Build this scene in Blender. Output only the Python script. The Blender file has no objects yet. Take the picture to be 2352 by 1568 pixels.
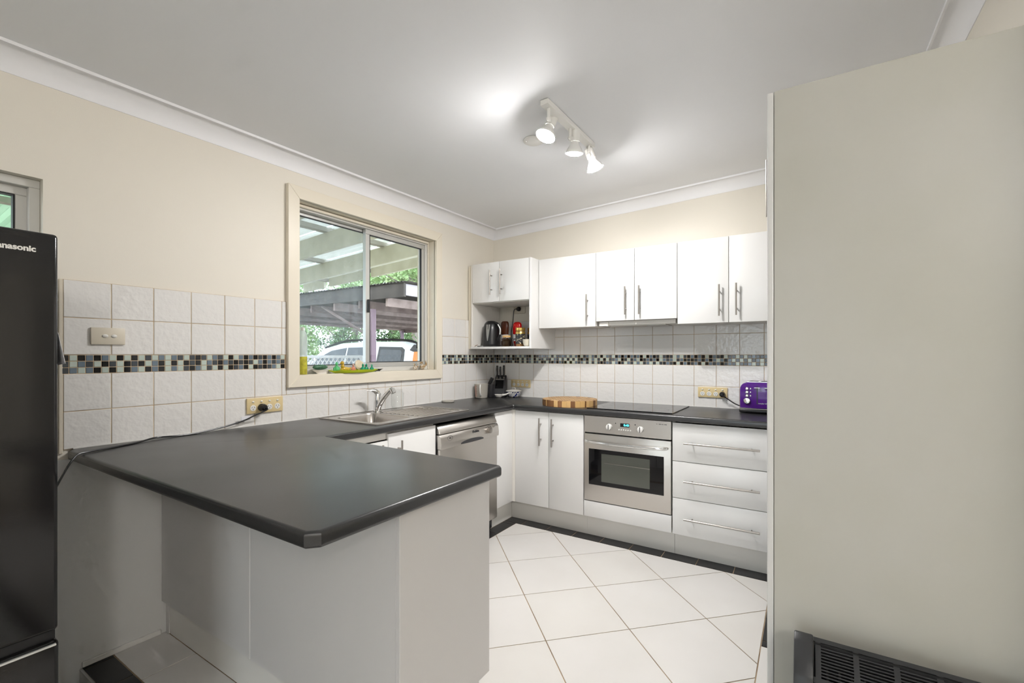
import bpy, bmesh, math, random
from mathutils import Vector, Matrix

random.seed(7)
S = bpy.context.scene
COL = S.collection

# ------------------------------------------------------------------ camera, world, exposure
cam_d = bpy.data.cameras.new('camera')
cam = bpy.data.objects.new('camera', cam_d)
COL.objects.link(cam)
cam.location = (2.498, -3.5823, 1.2805)
cam.rotation_euler = (math.pi / 2, 0, 0.5697)
cam_d.sensor_width = 36.0
cam_d.lens = 1059.6 / 2352 * 36.0
cam_d.shift_y = 30.3 / 2352
cam_d.clip_start = 0.02
S.camera = cam

W = bpy.data.worlds.new('overcast_sky')
S.world = W
W.use_nodes = True
W.node_tree.nodes['Background'].inputs[0].default_value = (0.84, 0.93, 1.0, 1)
W.node_tree.nodes['Background'].inputs[1].default_value = 4.0
BULB_E = 450.0
SPOT_W = 2.0
DINING_E = 74.0

S.view_settings.view_transform = 'Standard'
S.view_settings.look = 'None'
S.view_settings.exposure = 0.4
S.view_settings.gamma = 1.0
S.view_settings.use_curve_mapping = False
S.cycles.sample_clamp_indirect = 6.0
S.cycles.max_bounces = 6
S.cycles.adaptive_threshold = 0.1
S.cycles.adaptive_min_samples = 16
S.cycles.caustics_reflective = False
S.cycles.caustics_refractive = False
S.cycles.diffuse_bounces = 4
S.cycles.glossy_bounces = 3
S.cycles.transmission_bounces = 5
S.cycles.transparent_max_bounces = 16


# ------------------------------------------------------------------ materials
def new_mat(name):
    m = bpy.data.materials.new(name)
    m.use_nodes = True
    nt = m.node_tree
    return m, nt, nt.nodes['Principled BSDF'], nt.nodes['Material Output']


def _pos(nt):
    return nt.nodes.new('ShaderNodeNewGeometry').outputs['Position']


def mat(name, col, rough=0.5, metal=0.0, col2=None, nscale=8.0, ndetail=3.0, nlo=0.4, nhi=0.6,
        bump=0.0, bscale=60.0, spec=0.5, coat=0.0, trans=0.0, ior=1.45, stretch=None, alpha=1.0, bdist=0.01):
    m, nt, b, out = new_mat(name)
    b.inputs['Base Color'].default_value = (*col, 1)
    b.inputs['Roughness'].default_value = rough
    b.inputs['Metallic'].default_value = metal
    b.inputs['Specular IOR Level'].default_value = spec
    b.inputs['Coat Weight'].default_value = coat
    b.inputs['Transmission Weight'].default_value = trans
    b.inputs['IOR'].default_value = ior
    b.inputs['Alpha'].default_value = alpha
    vec = None
    if col2 is not None or bump:
        vec = _pos(nt)
        if stretch:
            mp = nt.nodes.new('ShaderNodeMapping')
            mp.inputs['Scale'].default_value = stretch
            nt.links.new(vec, mp.inputs['Vector'])
            vec = mp.outputs['Vector']
    if col2 is not None:
        n = nt.nodes.new('ShaderNodeTexNoise')
        n.inputs['Scale'].default_value = nscale
        n.inputs['Detail'].default_value = ndetail
        nt.links.new(vec, n.inputs['Vector'])
        r = nt.nodes.new('ShaderNodeValToRGB')
        r.color_ramp.elements[0].position = nlo
        r.color_ramp.elements[1].position = nhi
        r.color_ramp.elements[0].color = (*col, 1)
        r.color_ramp.elements[1].color = (*col2, 1)
        nt.links.new(n.outputs['Fac'], r.inputs['Fac'])
        nt.links.new(r.outputs['Color'], b.inputs['Base Color'])
    if bump:
        n2 = nt.nodes.new('ShaderNodeTexNoise')
        n2.inputs['Scale'].default_value = bscale
        n2.inputs['Detail'].default_value = 2.0
        nt.links.new(vec, n2.inputs['Vector'])
        bp = nt.nodes.new('ShaderNodeBump')
        bp.inputs['Strength'].default_value = bump
        bp.inputs['Distance'].default_value = bdist
        nt.links.new(n2.outputs['Fac'], bp.inputs['Height'])
        nt.links.new(bp.outputs['Normal'], b.inputs['Normal'])
    return m


def emit(name, col, e):
    m, nt, b, out = new_mat(name)
    b.inputs['Base Color'].default_value = (*col, 1)
    b.inputs['Emission Color'].default_value = (*col, 1)
    b.inputs['Emission Strength'].default_value = e
    return m


def pane(name, tint, haze=0.0, hazecol=(0.6, 0.65, 0.7)):
    """thin window glass: see-through, mirror-like at a slant, optional film of dust"""
    m, nt, b, out = new_mat(name)
    nt.nodes.remove(b)
    tr = nt.nodes.new('ShaderNodeBsdfTransparent')
    tr.inputs[0].default_value = (*tint, 1)
    gl = nt.nodes.new('ShaderNodeBsdfGlossy')
    gl.inputs['Roughness'].default_value = 0.01
    lw = nt.nodes.new('ShaderNodeLayerWeight')
    pw = nt.nodes.new('ShaderNodeMath')
    pw.operation = 'POWER'
    pw.inputs[1].default_value = 4.0
    nt.links.new(lw.outputs['Facing'], pw.inputs[0])
    fr = nt.nodes.new('ShaderNodeMath')
    fr.operation = 'MULTIPLY_ADD'
    fr.inputs[1].default_value = 0.5
    fr.inputs[2].default_value = 0.03
    nt.links.new(pw.outputs[0], fr.inputs[0])
    mx = nt.nodes.new('ShaderNodeMixShader')
    nt.links.new(fr.outputs[0], mx.inputs[0])
    nt.links.new(tr.outputs[0], mx.inputs[1])
    nt.links.new(gl.outputs[0], mx.inputs[2])
    last = mx
    if haze:
        df = nt.nodes.new('ShaderNodeBsdfTranslucent')
        df.inputs[0].default_value = (*hazecol, 1)
        n = nt.nodes.new('ShaderNodeTexNoise')
        n.inputs['Scale'].default_value = 5.0
        mp = nt.nodes.new('ShaderNodeMapping')
        mp.inputs['Scale'].default_value = (1, 3, 0.5)
        nt.links.new(_pos(nt), mp.inputs['Vector'])
        nt.links.new(mp.outputs['Vector'], n.inputs['Vector'])
        mul = nt.nodes.new('ShaderNodeMath')
        mul.operation = 'MULTIPLY'
        mul.inputs[1].default_value = haze * 2
        nt.links.new(n.outputs['Fac'], mul.inputs[0])
        m2 = nt.nodes.new('ShaderNodeMixShader')
        nt.links.new(mul.outputs[0], m2.inputs[0])
        nt.links.new(mx.outputs[0], m2.inputs[1])
        nt.links.new(df.outputs[0], m2.inputs[2])
        last = m2
    nt.links.new(last.outputs[0], out.inputs[0])
    return m


M = {}
M['wall'] = mat('cream_wall_paint', (0.80, 0.755, 0.67), 0.55, bump=0.03, bscale=250)
M['wall_grey'] = mat('grey_white_wall_paint', (0.76, 0.76, 0.75), 0.5, bump=0.03, bscale=250)
M['ceil'] = mat('ceiling_paint', (0.85, 0.86, 0.885), 0.6)
M['corn'] = mat('cornice_paint', (0.88, 0.88, 0.90), 0.5)
M['tile'] = mat('white_glazed_tile', (0.80, 0.785, 0.765), 0.08, bump=0.45, bscale=32, bdist=0.006, spec=0.5)
M['grout'] = mat('tan_grout', (0.62, 0.50, 0.36), 0.85, col2=(0.45, 0.34, 0.22), nscale=9)
M['mos_black'] = mat('mosaic_black', (0.008, 0.008, 0.009), 0.06)
M['mos_char'] = mat('mosaic_charcoal', (0.055, 0.065, 0.075), 0.08)
M['mos_blue'] = mat('mosaic_blue_grey', (0.15, 0.20, 0.25), 0.08)
M['mos_green'] = mat('mosaic_pale_green', (0.52, 0.60, 0.54), 0.08)
M['floor_tile'] = mat('white_floor_tile', (0.74, 0.72, 0.70), 0.28, col2=(0.70, 0.68, 0.655), nscale=3.0, nlo=0.3, nhi=0.7)
M['floor_tile_b'] = mat('white_floor_tile_second', (0.73, 0.71, 0.68), 0.28, col2=(0.69, 0.665, 0.635), nscale=3.0, nlo=0.3, nhi=0.7)
M['floor_grout'] = mat('brown_floor_grout', (0.42, 0.32, 0.22), 0.9, col2=(0.28, 0.20, 0.13), nscale=6)
M['black_tile'] = mat('black_floor_tile', (0.016, 0.016, 0.017), 0.35)
M['cab'] = mat('white_cabinet_vinyl', (0.755, 0.75, 0.74), 0.25)
M['carcass'] = mat('white_carcass_board', (0.79, 0.765, 0.72), 0.4)
M['kick'] = mat('kickboard', (0.76, 0.745, 0.71), 0.18)
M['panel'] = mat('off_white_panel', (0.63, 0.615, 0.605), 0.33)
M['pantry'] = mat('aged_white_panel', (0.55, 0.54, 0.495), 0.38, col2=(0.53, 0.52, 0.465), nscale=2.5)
M['steel'] = mat('brushed_steel', (0.60, 0.57, 0.535), 0.33, 1.0, bump=0.04, bscale=30, stretch=(1, 1, 60))
M['steel_h'] = mat('satin_steel_handle', (0.40, 0.37, 0.34), 0.32, 1.0)
M['sink'] = mat('sink_steel', (0.52, 0.49, 0.46), 0.26, 1.0)
M['chrome'] = mat('chrome', (0.80, 0.80, 0.80), 0.05, 1.0)
M['alum'] = mat('aluminium_frame', (0.62, 0.62, 0.60), 0.4, 0.6)
M['alum_white'] = mat('pale_aluminium', (0.66, 0.65, 0.62), 0.4, 0.2)
M['gasket'] = mat('black_gasket', (0.012, 0.012, 0.015), 0.5)
M['casing'] = mat('cream_gloss_casing', (0.80, 0.735, 0.615), 0.3)
M['black_glass'] = mat('black_glass', (0.006, 0.006, 0.007), 0.03)
M['dark_glass'] = mat('oven_window_glass', (0.10, 0.105, 0.09), 0.06)
M['black_pl'] = mat('black_plastic', (0.012, 0.012, 0.013), 0.3)
M['dark_pl'] = mat('charcoal_plastic', (0.035, 0.035, 0.038), 0.35)
M['white_pl'] = mat('white_plastic', (0.80, 0.79, 0.76), 0.35)
M['yellow_pl'] = mat('yellowed_plastic', (0.72, 0.58, 0.32), 0.35)
M['cream_pl'] = mat('cream_plastic', (0.70, 0.64, 0.53), 0.35)
M['fridge'] = mat('black_fridge_front', (0.014, 0.0135, 0.0135), 0.10, bump=0.02, bscale=40, stretch=(1, 1, 40), spec=0.6)
M['fridge_side'] = mat('dark_fridge_side', (0.05, 0.05, 0.052), 0.4)
M['silver'] = mat('silver_lettering', (0.78, 0.77, 0.74), 0.35, 0.3)
M['purple'] = mat('purple_enamel', (0.085, 0.010, 0.235), 0.18, coat=0.6)
M['wood_l'] = mat('pale_maple_block', (0.58, 0.36, 0.14), 0.45, col2=(0.64, 0.42, 0.19), nscale=20, stretch=(1, 1, 0.2))
M['wood_d'] = mat('brown_wood_block', (0.17, 0.075, 0.026), 0.45, col2=(0.24, 0.115, 0.045), nscale=20, stretch=(1, 1, 0.2))
M['heater'] = mat('charcoal_heater', (0.035, 0.036, 0.038), 0.38)
M['heater_d'] = mat('black_heater_inside', (0.008, 0.008, 0.009), 0.6)
M['clear'] = mat('clear_glass', (0.97, 0.99, 0.98), 0.0, trans=1.0, ior=1.3)
M['jar_glass'] = pane('jar_glass', (0.985, 0.99, 0.988))
M['frost'] = mat('frosted_plastic', (0.82, 0.78, 0.70), 0.35, trans=0.55, ior=1.2)
M['china'] = mat('white_china', (0.82, 0.79, 0.75), 0.12)
M['paper'] = mat('white_paper', (0.80, 0.80, 0.84), 0.8)
M['paint_track'] = mat('track_white', (0.86, 0.85, 0.82), 0.3)
M['bulb'] = emit('lamp_glow', (1.0, 0.98, 0.96), BULB_E)
M['bulb_neck'] = mat('bulb_white_neck', (0.88, 0.88, 0.86), 0.2)
M['dining_glow'] = emit('dining_lamp_glow', (1.0, 0.965, 0.92), DINING_E)
M['display'] = emit('display_digits', (0.10, 0.75, 0.85), 1.5)
M['pane'] = pane('window_glass', (0.97, 0.98, 0.98))
M['pane_dusty'] = pane('dusty_window_glass', (0.93, 0.96, 0.99), 0.09)
M['orange'] = mat('orange_lens', (0.90, 0.25, 0.02), 0.15)


def counter_material():
    m, nt, b, out = new_mat('charcoal_speckled_laminate')
    pos = _pos(nt)
    v = nt.nodes.new('ShaderNodeTexVoronoi')
    v.inputs['Scale'].default_value = 420
    nt.links.new(pos, v.inputs['Vector'])
    r = nt.nodes.new('ShaderNodeValToRGB')
    r.color_ramp.elements[0].position = 0.0
    r.color_ramp.elements[0].color = (0.10, 0.10, 0.10, 1)
    r.color_ramp.elements[1].position = 0.2
    r.color_ramp.elements[1].color = (0.018, 0.018, 0.019, 1)
    nt.links.new(v.outputs['Distance'], r.inputs['Fac'])
    nt.links.new(r.outputs['Color'], b.inputs['Base Color'])
    n = nt.nodes.new('ShaderNodeTexNoise')
    n.inputs['Scale'].default_value = 4
    nt.links.new(pos, n.inputs['Vector'])
    mr = nt.nodes.new('ShaderNodeMapRange')
    mr.inputs['To Min'].default_value = 0.26
    mr.inputs['To Max'].default_value = 0.36
    nt.links.new(n.outputs['Fac'], mr.inputs['Value'])
    nt.links.new(mr.outputs['Result'], b.inputs['Roughness'])
    bp = nt.nodes.new('ShaderNodeBump')
    bp.inputs['Strength'].default_value = 0.12
    bp.inputs['Distance'].default_value = 0.001
    n3 = nt.nodes.new('ShaderNodeTexNoise')
    n3.inputs['Scale'].default_value = 300
    nt.links.new(pos, n3.inputs['Vector'])
    nt.links.new(n3.outputs['Fac'], bp.inputs['Height'])
    nt.links.new(bp.outputs['Normal'], b.inputs['Normal'])
    b.inputs['Specular IOR Level'].default_value = 0.8
    return m


M['counter'] = counter_material()


# ------------------------------------------------------------------ mesh building
class MB:
    def __init__(self):
        self.bm = bmesh.new()

    def box(self, x0, x1, y0, y1, z0, z1, bev=0.0, seg=1):
        bm = self.bm if not bev else bmesh.new()
        r = bmesh.ops.create_cube(bm, size=1.0)
        for v in r['verts']:
            v.co = Vector(((x0 + x1) / 2 + v.co.x * abs(x1 - x0), (y0 + y1) / 2 + v.co.y * abs(y1 - y0), (z0 + z1) / 2 + v.co.z * abs(z1 - z0)))
        if bev:
            bmesh.ops.bevel(bm, geom=bm.edges[:], offset=bev, segments=seg, profile=0.5, affect='EDGES')
            self._merge(bm)
        return self

    def _merge(self, bm):
        me = bpy.data.meshes.new('tmp')
        bm.to_mesh(me)
        bm.free()
        self.bm.from_mesh(me)
        bpy.data.meshes.remove(me)

    def prism(self, pts, axis, d0, d1, bev=0.0, seg=1):
        """pts: outline in the two other axes (in x,y,z order), extruded along axis from d0 to d1"""
        bm = bmesh.new()

        def mk(p, d):
            if axis == 0:
                return (d, p[0], p[1])
            if axis == 1:
                return (p[0], d, p[1])
            return (p[0], p[1], d)
        a = [bm.verts.new(mk(p, d0)) for p in pts]
        b = [bm.verts.new(mk(p, d1)) for p in pts]
        n = len(pts)
        bm.faces.new(a)
        bm.faces.new(list(reversed(b)))
        for i in range(n):
            bm.faces.new((a[i], b[i], b[(i + 1) % n], a[(i + 1) % n]))
        bmesh.ops.recalc_face_normals(bm, faces=bm.faces[:])
        if bev:
            bmesh.ops.bevel(bm, geom=bm.edges[:], offset=bev, segments=seg, profile=0.5, affect='EDGES')
        self._merge(bm)
        return self

    def cyl(self, p0, p1, r0, r1=None, n=14, caps=True):
        p0, p1 = Vector(p0), Vector(p1)
        r1 = r0 if r1 is None else r1
        d = (p1 - p0).normalized()
        u = d.orthogonal().normalized()
        w = d.cross(u)
        A, B = [], []
        for i in range(n):
            a = 2 * math.pi * i / n
            o = u * math.cos(a) + w * math.sin(a)
            A.append(self.bm.verts.new(p0 + o * r0))
            B.append(self.bm.verts.new(p1 + o * r1))
        for i in range(n):
            self.bm.faces.new((A[i], A[(i + 1) % n], B[(i + 1) % n], B[i]))
        if caps:
            self.bm.faces.new(list(reversed(A)))
            self.bm.faces.new(B)
        return self

    def lathe(self, c, prof, n=24, d=(0, 0, 1), caps=True, sx=1.0, sy=1.0):
        """profile (radius, height) turned about the axis d through c"""
        c = Vector(c)
        d = Vector(d).normalized()
        if abs(d.z) > 0.999:
            u, w = Vector((1, 0, 0)), Vector((0, 1, 0)) * (1 if d.z > 0 else -1)
        else:
            u = d.orthogonal().normalized()
            w = d.cross(u)
        rings = []
        for r, h in prof:
            ring = []
            for i in range(n):
                a = 2 * math.pi * i / n
                ring.append(self.bm.verts.new(c + d * h + (u * math.cos(a) * sx + w * math.sin(a) * sy) * max(r, 1e-5)))
            rings.append(ring)
        for k in range(len(rings) - 1):
            for i in range(n):
                self.bm.faces.new((rings[k][i], rings[k][(i + 1) % n], rings[k + 1][(i + 1) % n], rings[k + 1][i]))
        if caps:
            self.bm.faces.new(list(reversed(rings[0])))
            self.bm.faces.new(rings[-1])
        return self

    def tube(self, pts, r, n=8, smooth=6, radii=None):
        P = [Vector(p) for p in pts]
        if smooth > 1 and len(P) > 2:
            Q = []
            for i in range(len(P) - 1):
                p0 = P[max(i - 1, 0)]; p1 = P[i]; p2 = P[i + 1]; p3 = P[min(i + 2, len(P) - 1)]
                for k in range(smooth):
                    t = k / smooth
                    Q.append(0.5 * ((2 * p1) + (-p0 + p2) * t + (2 * p0 - 5 * p1 + 4 * p2 - p3) * t * t + (-p0 + 3 * p1 - 3 * p2 + p3) * t ** 3))
            Q.append(P[-1])
            if radii:
                R = []
                for i in range(len(P) - 1):
                    for k in range(smooth):
                        R.append(radii[i] + (radii[i + 1] - radii[i]) * k / smooth)
                R.append(radii[-1])
                radii = R
            P = Q
        rings = []
        up = None
        for i, p in enumerate(P):
            d = (P[min(i + 1, len(P) - 1)] - P[max(i - 1, 0)]).normalized()
            if up is None:
                up = d.orthogonal().normalized()
            else:
                up = (up - d * up.dot(d)).normalized()
            w = d.cross(up)
            rr = radii[i] if radii else r
            rings.append([self.bm.verts.new(p + (up * math.cos(2 * math.pi * k / n) + w * math.sin(2 * math.pi * k / n)) * rr) for k in range(n)])
        for a, b in zip(rings, rings[1:]):
            for k in range(n):
                self.bm.faces.new((a[k], a[(k + 1) % n], b[(k + 1) % n], b[k]))
        self.bm.faces.new(list(reversed(rings[0])))
        self.bm.faces.new(rings[-1])
        return self

    def ball(self, c, r, sx=1, sy=1, sz=1, u=16, v=10):
        m = Matrix.Translation(Vector(c)) @ Matrix.Diagonal((sx, sy, sz, 1))
        bmesh.ops.create_uvsphere(self.bm, u_segments=u, v_segments=v, radius=r, matrix=m)
        return self

    def face(self, pts):
        self.bm.faces.new([self.bm.verts.new(p) for p in pts])
        return self

    def plate(self, outer, holes, z0, z1):
        """flat slab with an outline and holes (outlines in x, y)"""
        bm = bmesh.new()
        es = []
        for loop in [outer] + list(holes):
            vs = [bm.verts.new((p[0], p[1], z1)) for p in loop]
            es += [bm.edges.new((vs[i], vs[(i + 1) % len(vs)])) for i in range(len(vs))]
        bmesh.ops.triangle_fill(bm, use_beauty=True, use_dissolve=False, edges=es, normal=(0, 0, 1))
        r = bmesh.ops.extrude_face_region(bm, geom=bm.faces[:])
        for g in r['geom']:
            if isinstance(g, bmesh.types.BMVert):
                g.co.z = z0
        bmesh.ops.recalc_face_normals(bm, faces=bm.faces[:])
        return bm

    def xform(self, m):
        bmesh.ops.transform(self.bm, matrix=m, verts=self.bm.verts[:])
        return self


BASE = {}


def finish(mb, name, m, base, angle=35, double=False):
    bm = mb.bm if isinstance(mb, MB) else mb
    me = bpy.data.meshes.new(name)
    if base.length:
        bmesh.ops.translate(bm, verts=bm.verts[:], vec=-base)
    bm.to_mesh(me)
    bm.free()
    if angle:
        me.shade_smooth()
        me.set_sharp_from_angle(angle=math.radians(angle))
    if isinstance(m, (list, tuple)):
        for k in m:
            me.materials.append(M[k])
    else:
        me.materials.append(M[m])
    return me


def tag(o, label=None, cat=None, group=None, kind=None):
    if label:
        o['label'] = label
    if cat:
        o['category'] = cat
    if group:
        o['group'] = group
    if kind:
        o['kind'] = kind
    return o


def thing(name, label, cat, base, group=None):
    o = bpy.data.objects.new(name, None)
    o.empty_display_size = 0.05
    o.location = base
    COL.objects.link(o)
    BASE[o] = Vector(base)
    return tag(o, label, cat, group)


def part(name, mb, m, parent, label=None, angle=35):
    base = BASE[parent]
    o = bpy.data.objects.new(name, finish(mb, name, m, base, angle))
    COL.objects.link(o)
    o.parent = parent
    BASE[o] = base
    if label:
        o['label'] = label
    return o


def solo(name, mb, m, label, cat, base, group=None, angle=35):
    b = Vector(base)
    o = bpy.data.objects.new(name, finish(mb, name, m, b, angle))
    o.location = b
    COL.objects.link(o)
    BASE[o] = b
    return tag(o, label, cat, group)


def struct(name, mb, m, angle=35):
    o = bpy.data.objects.new(name, finish(mb, name, m, Vector((0, 0, 0)), angle))
    COL.objects.link(o)
    BASE[o] = Vector((0, 0, 0))
    o['kind'] = 'structure'
    return o


def inst(name, me, loc, parent, rot=None):
    """a part that shares its mesh with its fellows (mesh modelled round its own origin)"""
    o = bpy.data.objects.new(name, me)
    o.location = Vector(loc) - BASE[parent]
    if rot:
        o.rotation_euler = rot
    COL.objects.link(o)
    o.parent = parent
    return o


def copy_tree(o, delta, parent=None):
    c = o.copy()
    COL.objects.link(c)
    if parent is None:
        c.location = o.location + Vector(delta)
        BASE[c] = BASE[o] + Vector(delta)
    else:
        c.parent = parent
        BASE[c] = BASE[parent]
    for ch in o.children:
        copy_tree(ch, delta, c)
    return c


def text_bm(txt, size, mtx, depth=0.0004, bold=0.0, spacing=1.0, align='CENTER'):
    cu = bpy.data.curves.new('lettering', 'FONT')
    cu.body = txt
    cu.size = size
    cu.extrude = depth
    cu.offset = bold
    cu.space_character = spacing
    cu.align_x = align
    cu.align_y = 'CENTER'
    cu.resolution_u = 3
    o = bpy.data.objects.new('lettering', cu)
    COL.objects.link(o)
    bpy.context.view_layer.update()
    me = bpy.data.meshes.new_from_object(o.evaluated_get(bpy.context.evaluated_depsgraph_get()))
    bpy.data.objects.remove(o)
    bm = bmesh.new()
    bm.from_mesh(me)
    bpy.data.meshes.remove(me)
    bmesh.ops.transform(bm, matrix=mtx, verts=bm.verts[:])
    return bm


def facing(origin, right, up):
    r = Vector(right).normalized()
    u = Vector(up).normalized()
    n = r.cross(u)
    m = Matrix((r, u, n)).transposed().to_4x4()
    m.translation = Vector(origin)
    return m


def clip_poly(poly, x0, x1, y0, y1):
    def cut(p, f):
        out = []
        for i in range(len(p)):
            a, b = p[i], p[(i + 1) % len(p)]
            fa, fb = f(a), f(b)
            if fa >= 0:
                out.append(a)
            if fa * fb < 0:
                t = fa / (fa - fb)
                out.append((a[0] + (b[0] - a[0]) * t, a[1] + (b[1] - a[1]) * t))
        return out
    for f in (lambda p: p[0] - x0, lambda p: x1 - p[0], lambda p: p[1] - y0, lambda p: y1 - p[1]):
        poly = cut(poly, f)
        if len(poly) < 3:
            return []
    return poly


def area(p):
    return abs(sum(p[i][0] * p[(i + 1) % len(p)][1] - p[(i + 1) % len(p)][0] * p[i][1] for i in range(len(p)))) / 2


# ------------------------------------------------------------------ the room
STEP_Y = -2.945          # the kitchen floor ends here in a step down to the dining floor
LOW = -0.16
XR = 3.0
YREAR = -7.2
XD = 4.7                 # dining room right wall


def zc(x, y):
    return 2.443 + 0.0103 * y + 0.038 * x


def walls_grid(ys, zs, holes, lo, hi, axis):
    mb = MB()
    for i in range(len(ys) - 1):
        for k in range(len(zs) - 1):
            cy, cz = (ys[i] + ys[i + 1]) / 2, (zs[k] + zs[k + 1]) / 2
            if any(h[0] < cy < h[1] and h[2] < cz < h[3] for h in holes):
                continue
            if axis == 0:
                mb.box(lo, hi, ys[i], ys[i + 1], zs[k], zs[k + 1])
            else:
                mb.box(ys[i], ys[i + 1], lo, hi, zs[k], zs[k + 1])
    bmesh.ops.remove_doubles(mb.bm, verts=mb.bm.verts[:], dist=1e-5)
    # drop the faces shared by neighbouring blocks
    seen = {}
    for f in mb.bm.faces:
        seen.setdefault(tuple(sorted(v.index for v in f.verts)), []).append(f)
    return mb


W1 = (-2.008, -0.807, 1.147, 2.198)
W2 = (-4.30, -3.055, 1.00, 1.963)
wall_left = struct('wall_left', walls_grid([YREAR - 0.2, W2[0], W2[1], W1[0], W1[1], 0.2], [-0.4, W2[2], W1[2], W2[3], W1[3], 2.72], [W1, W2], -0.2, -0.008, 0), 'wall', angle=0)
wall_back = struct('wall_back', MB().box(-0.008, XR + 0.2, 0.008, 0.2, -0.3, 2.75), 'wall')
wall_right = struct('wall_right', MB().box(XR, XR + 0.2, -2.2, 0.008, -0.4, 2.75).box(XR + 0.2, XD, -2.2, -2.0, -0.4, 2.8), 'wall')
D1 = (1.0, 2.8, LOW, 2.0)
wall_rear = struct('wall_rear', walls_grid([-0.008, D1[0], D1[1], XD], [-0.4, LOW, 2.0, 2.9], [D1], YREAR - 0.2, YREAR, 1), 'wall', angle=0)
D2 = (-5.6, -3.4, 0.75, 2.1)
wall_dining = struct('wall_dining', walls_grid([YREAR - 0.2, D2[0], D2[1], -2.0], [-0.4, D2[2], D2[3], 2.9], [], XD, XD + 0.2, 0), 'wall', angle=0)

mb = MB()
cs = [(-0.2, 0.2), (XD + 0.2, 0.2), (XD + 0.2, YREAR - 0.2), (-0.2, YREAR - 0.2)]
lo = [mb.bm.verts.new((x, y, zc(x, y))) for x, y in cs]
hi = [mb.bm.verts.new((x, y, zc(x, y) + 0.12)) for x, y in cs]
mb.bm.faces.new(lo)
mb.bm.faces.new(list(reversed(hi)))
for i in range(4):
    mb.bm.faces.new((lo[i], hi[i], hi[(i + 1) % 4], lo[(i + 1) % 4]))
bmesh.ops.recalc_face_normals(mb.bm, faces=mb.bm.faces[:])
ceiling = struct('ceiling', mb, 'ceil', angle=0)


def cornice(name, p0, p1, inward, m0=1.0, m1=1.0, wallz=0.0):
    """cove cornice with a small bead at its ceiling edge, mitred at the ends"""
    mb = MB()
    prof = [(0.0, 0.082), (0.003, 0.082), (0.004, 0.074)]
    for i in range(9):
        a = math.pi / 2 * i / 8
        prof.append((0.078 - 0.074 * math.cos(a), 0.074 - 0.070 * math.sin(a)))
    prof += [(0.079, 0.0115), (0.087, 0.0115), (0.088, 0.0), (0.0, 0.0)]
    p0, p1 = Vector((*p0, 0)), Vector((*p1, 0))
    d = (p1 - p0).normalized()
    inn = Vector((*inward, 0))
    rings = []
    for p, s in ((p0, m0), (p1, -m1)):
        rings.append([])
        for o, h in prof:
            q = p + inn * o + d * o * s
            rings[-1].append(mb.bm.verts.new((q.x, q.y, zc(q.x, q.y) - h)))
    n = len(prof)
    for i in range(n):
        mb.bm.faces.new((rings[0][i], rings[0][(i + 1) % n], rings[1][(i + 1) % n], rings[1][i]))
    mb.bm.faces.new(rings[0])
    mb.bm.faces.new(list(reversed(rings[1])))
    bmesh.ops.recalc_face_normals(mb.bm, faces=mb.bm.faces[:])
    return struct(name, mb, 'corn', angle=25)


cornice('trim_1', (-0.008, 0.008), (-0.008, YREAR), (1, 0), 1, 1)
cornice('trim_2', (-0.008, 0.008), (XR, 0.008), (0, -1), 1, 1)
cornice('trim_3', (XR, 0.008), (XR, -2.2), (-1, 0), 1, 0)

# ------------------------------------------------------------------ floor: slab, diagonal tiles, black border
floor = struct('floor', MB().box(-0.008, XR, STEP_Y + 0.006, 0.008, LOW - 0.05, -0.0022), 'floor_grout')
part('step_riser', MB().box(-0.008, XD, STEP_Y - 0.004, STEP_Y + 0.0055, LOW, -0.0045), 'white_pl', floor)
struct('floor_dining', MB().box(-0.008, XD, YREAR, STEP_Y - 0.006, LOW - 0.2, LOW - 0.004).box(XR + 0.001, XD, STEP_Y - 0.004, -2.2, LOW - 0.2, LOW - 0.004), 'floor_grout')
fl_d = bpy.data.objects['floor_dining']


def inset_poly(p, d):
    """convex outline shrunk by d on every side"""
    sgn = sum(p[i][0] * p[(i + 1) % len(p)][1] - p[(i + 1) % len(p)][0] * p[i][1] for i in range(len(p)))
    if sgn < 0:
        p = list(reversed(p))
    out = list(p)
    for i in range(len(p)):
        (ax_, ay_), (bx_, by_) = p[i], p[(i + 1) % len(p)]
        L = math.hypot(bx_ - ax_, by_ - ay_)
        if L < 1e-7:
            continue
        nx, ny = -(by_ - ay_) / L, (bx_ - ax_) / L
        f = [(q[0] - ax_) * nx + (q[1] - ay_) * ny - d for q in out]
        new = []
        for k in range(len(out)):
            a_, b_ = out[k], out[(k + 1) % len(out)]
            fa, fb = f[k], f[(k + 1) % len(out)]
            if fa >= 0:
                new.append(a_)
            if fa * fb < 0:
                t_ = fa / (fa - fb)
                new.append((a_[0] + (b_[0] - a_[0]) * t_, a_[1] + (b_[1] - a_[1]) * t_))
        out = new
        if len(out) < 3:
            return []
    return out


def floor_piece(name, poly, m, parent, z1=0.0, th=0.0021, gap=0.0025):
    if len(poly) < 3:
        return
    poly = inset_poly(poly, gap)
    if len(poly) < 3 or area(poly) < 1e-4:
        return
    return part(name, MB().prism(poly, 2, z1 - th, z1), m, parent, angle=0)


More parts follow.
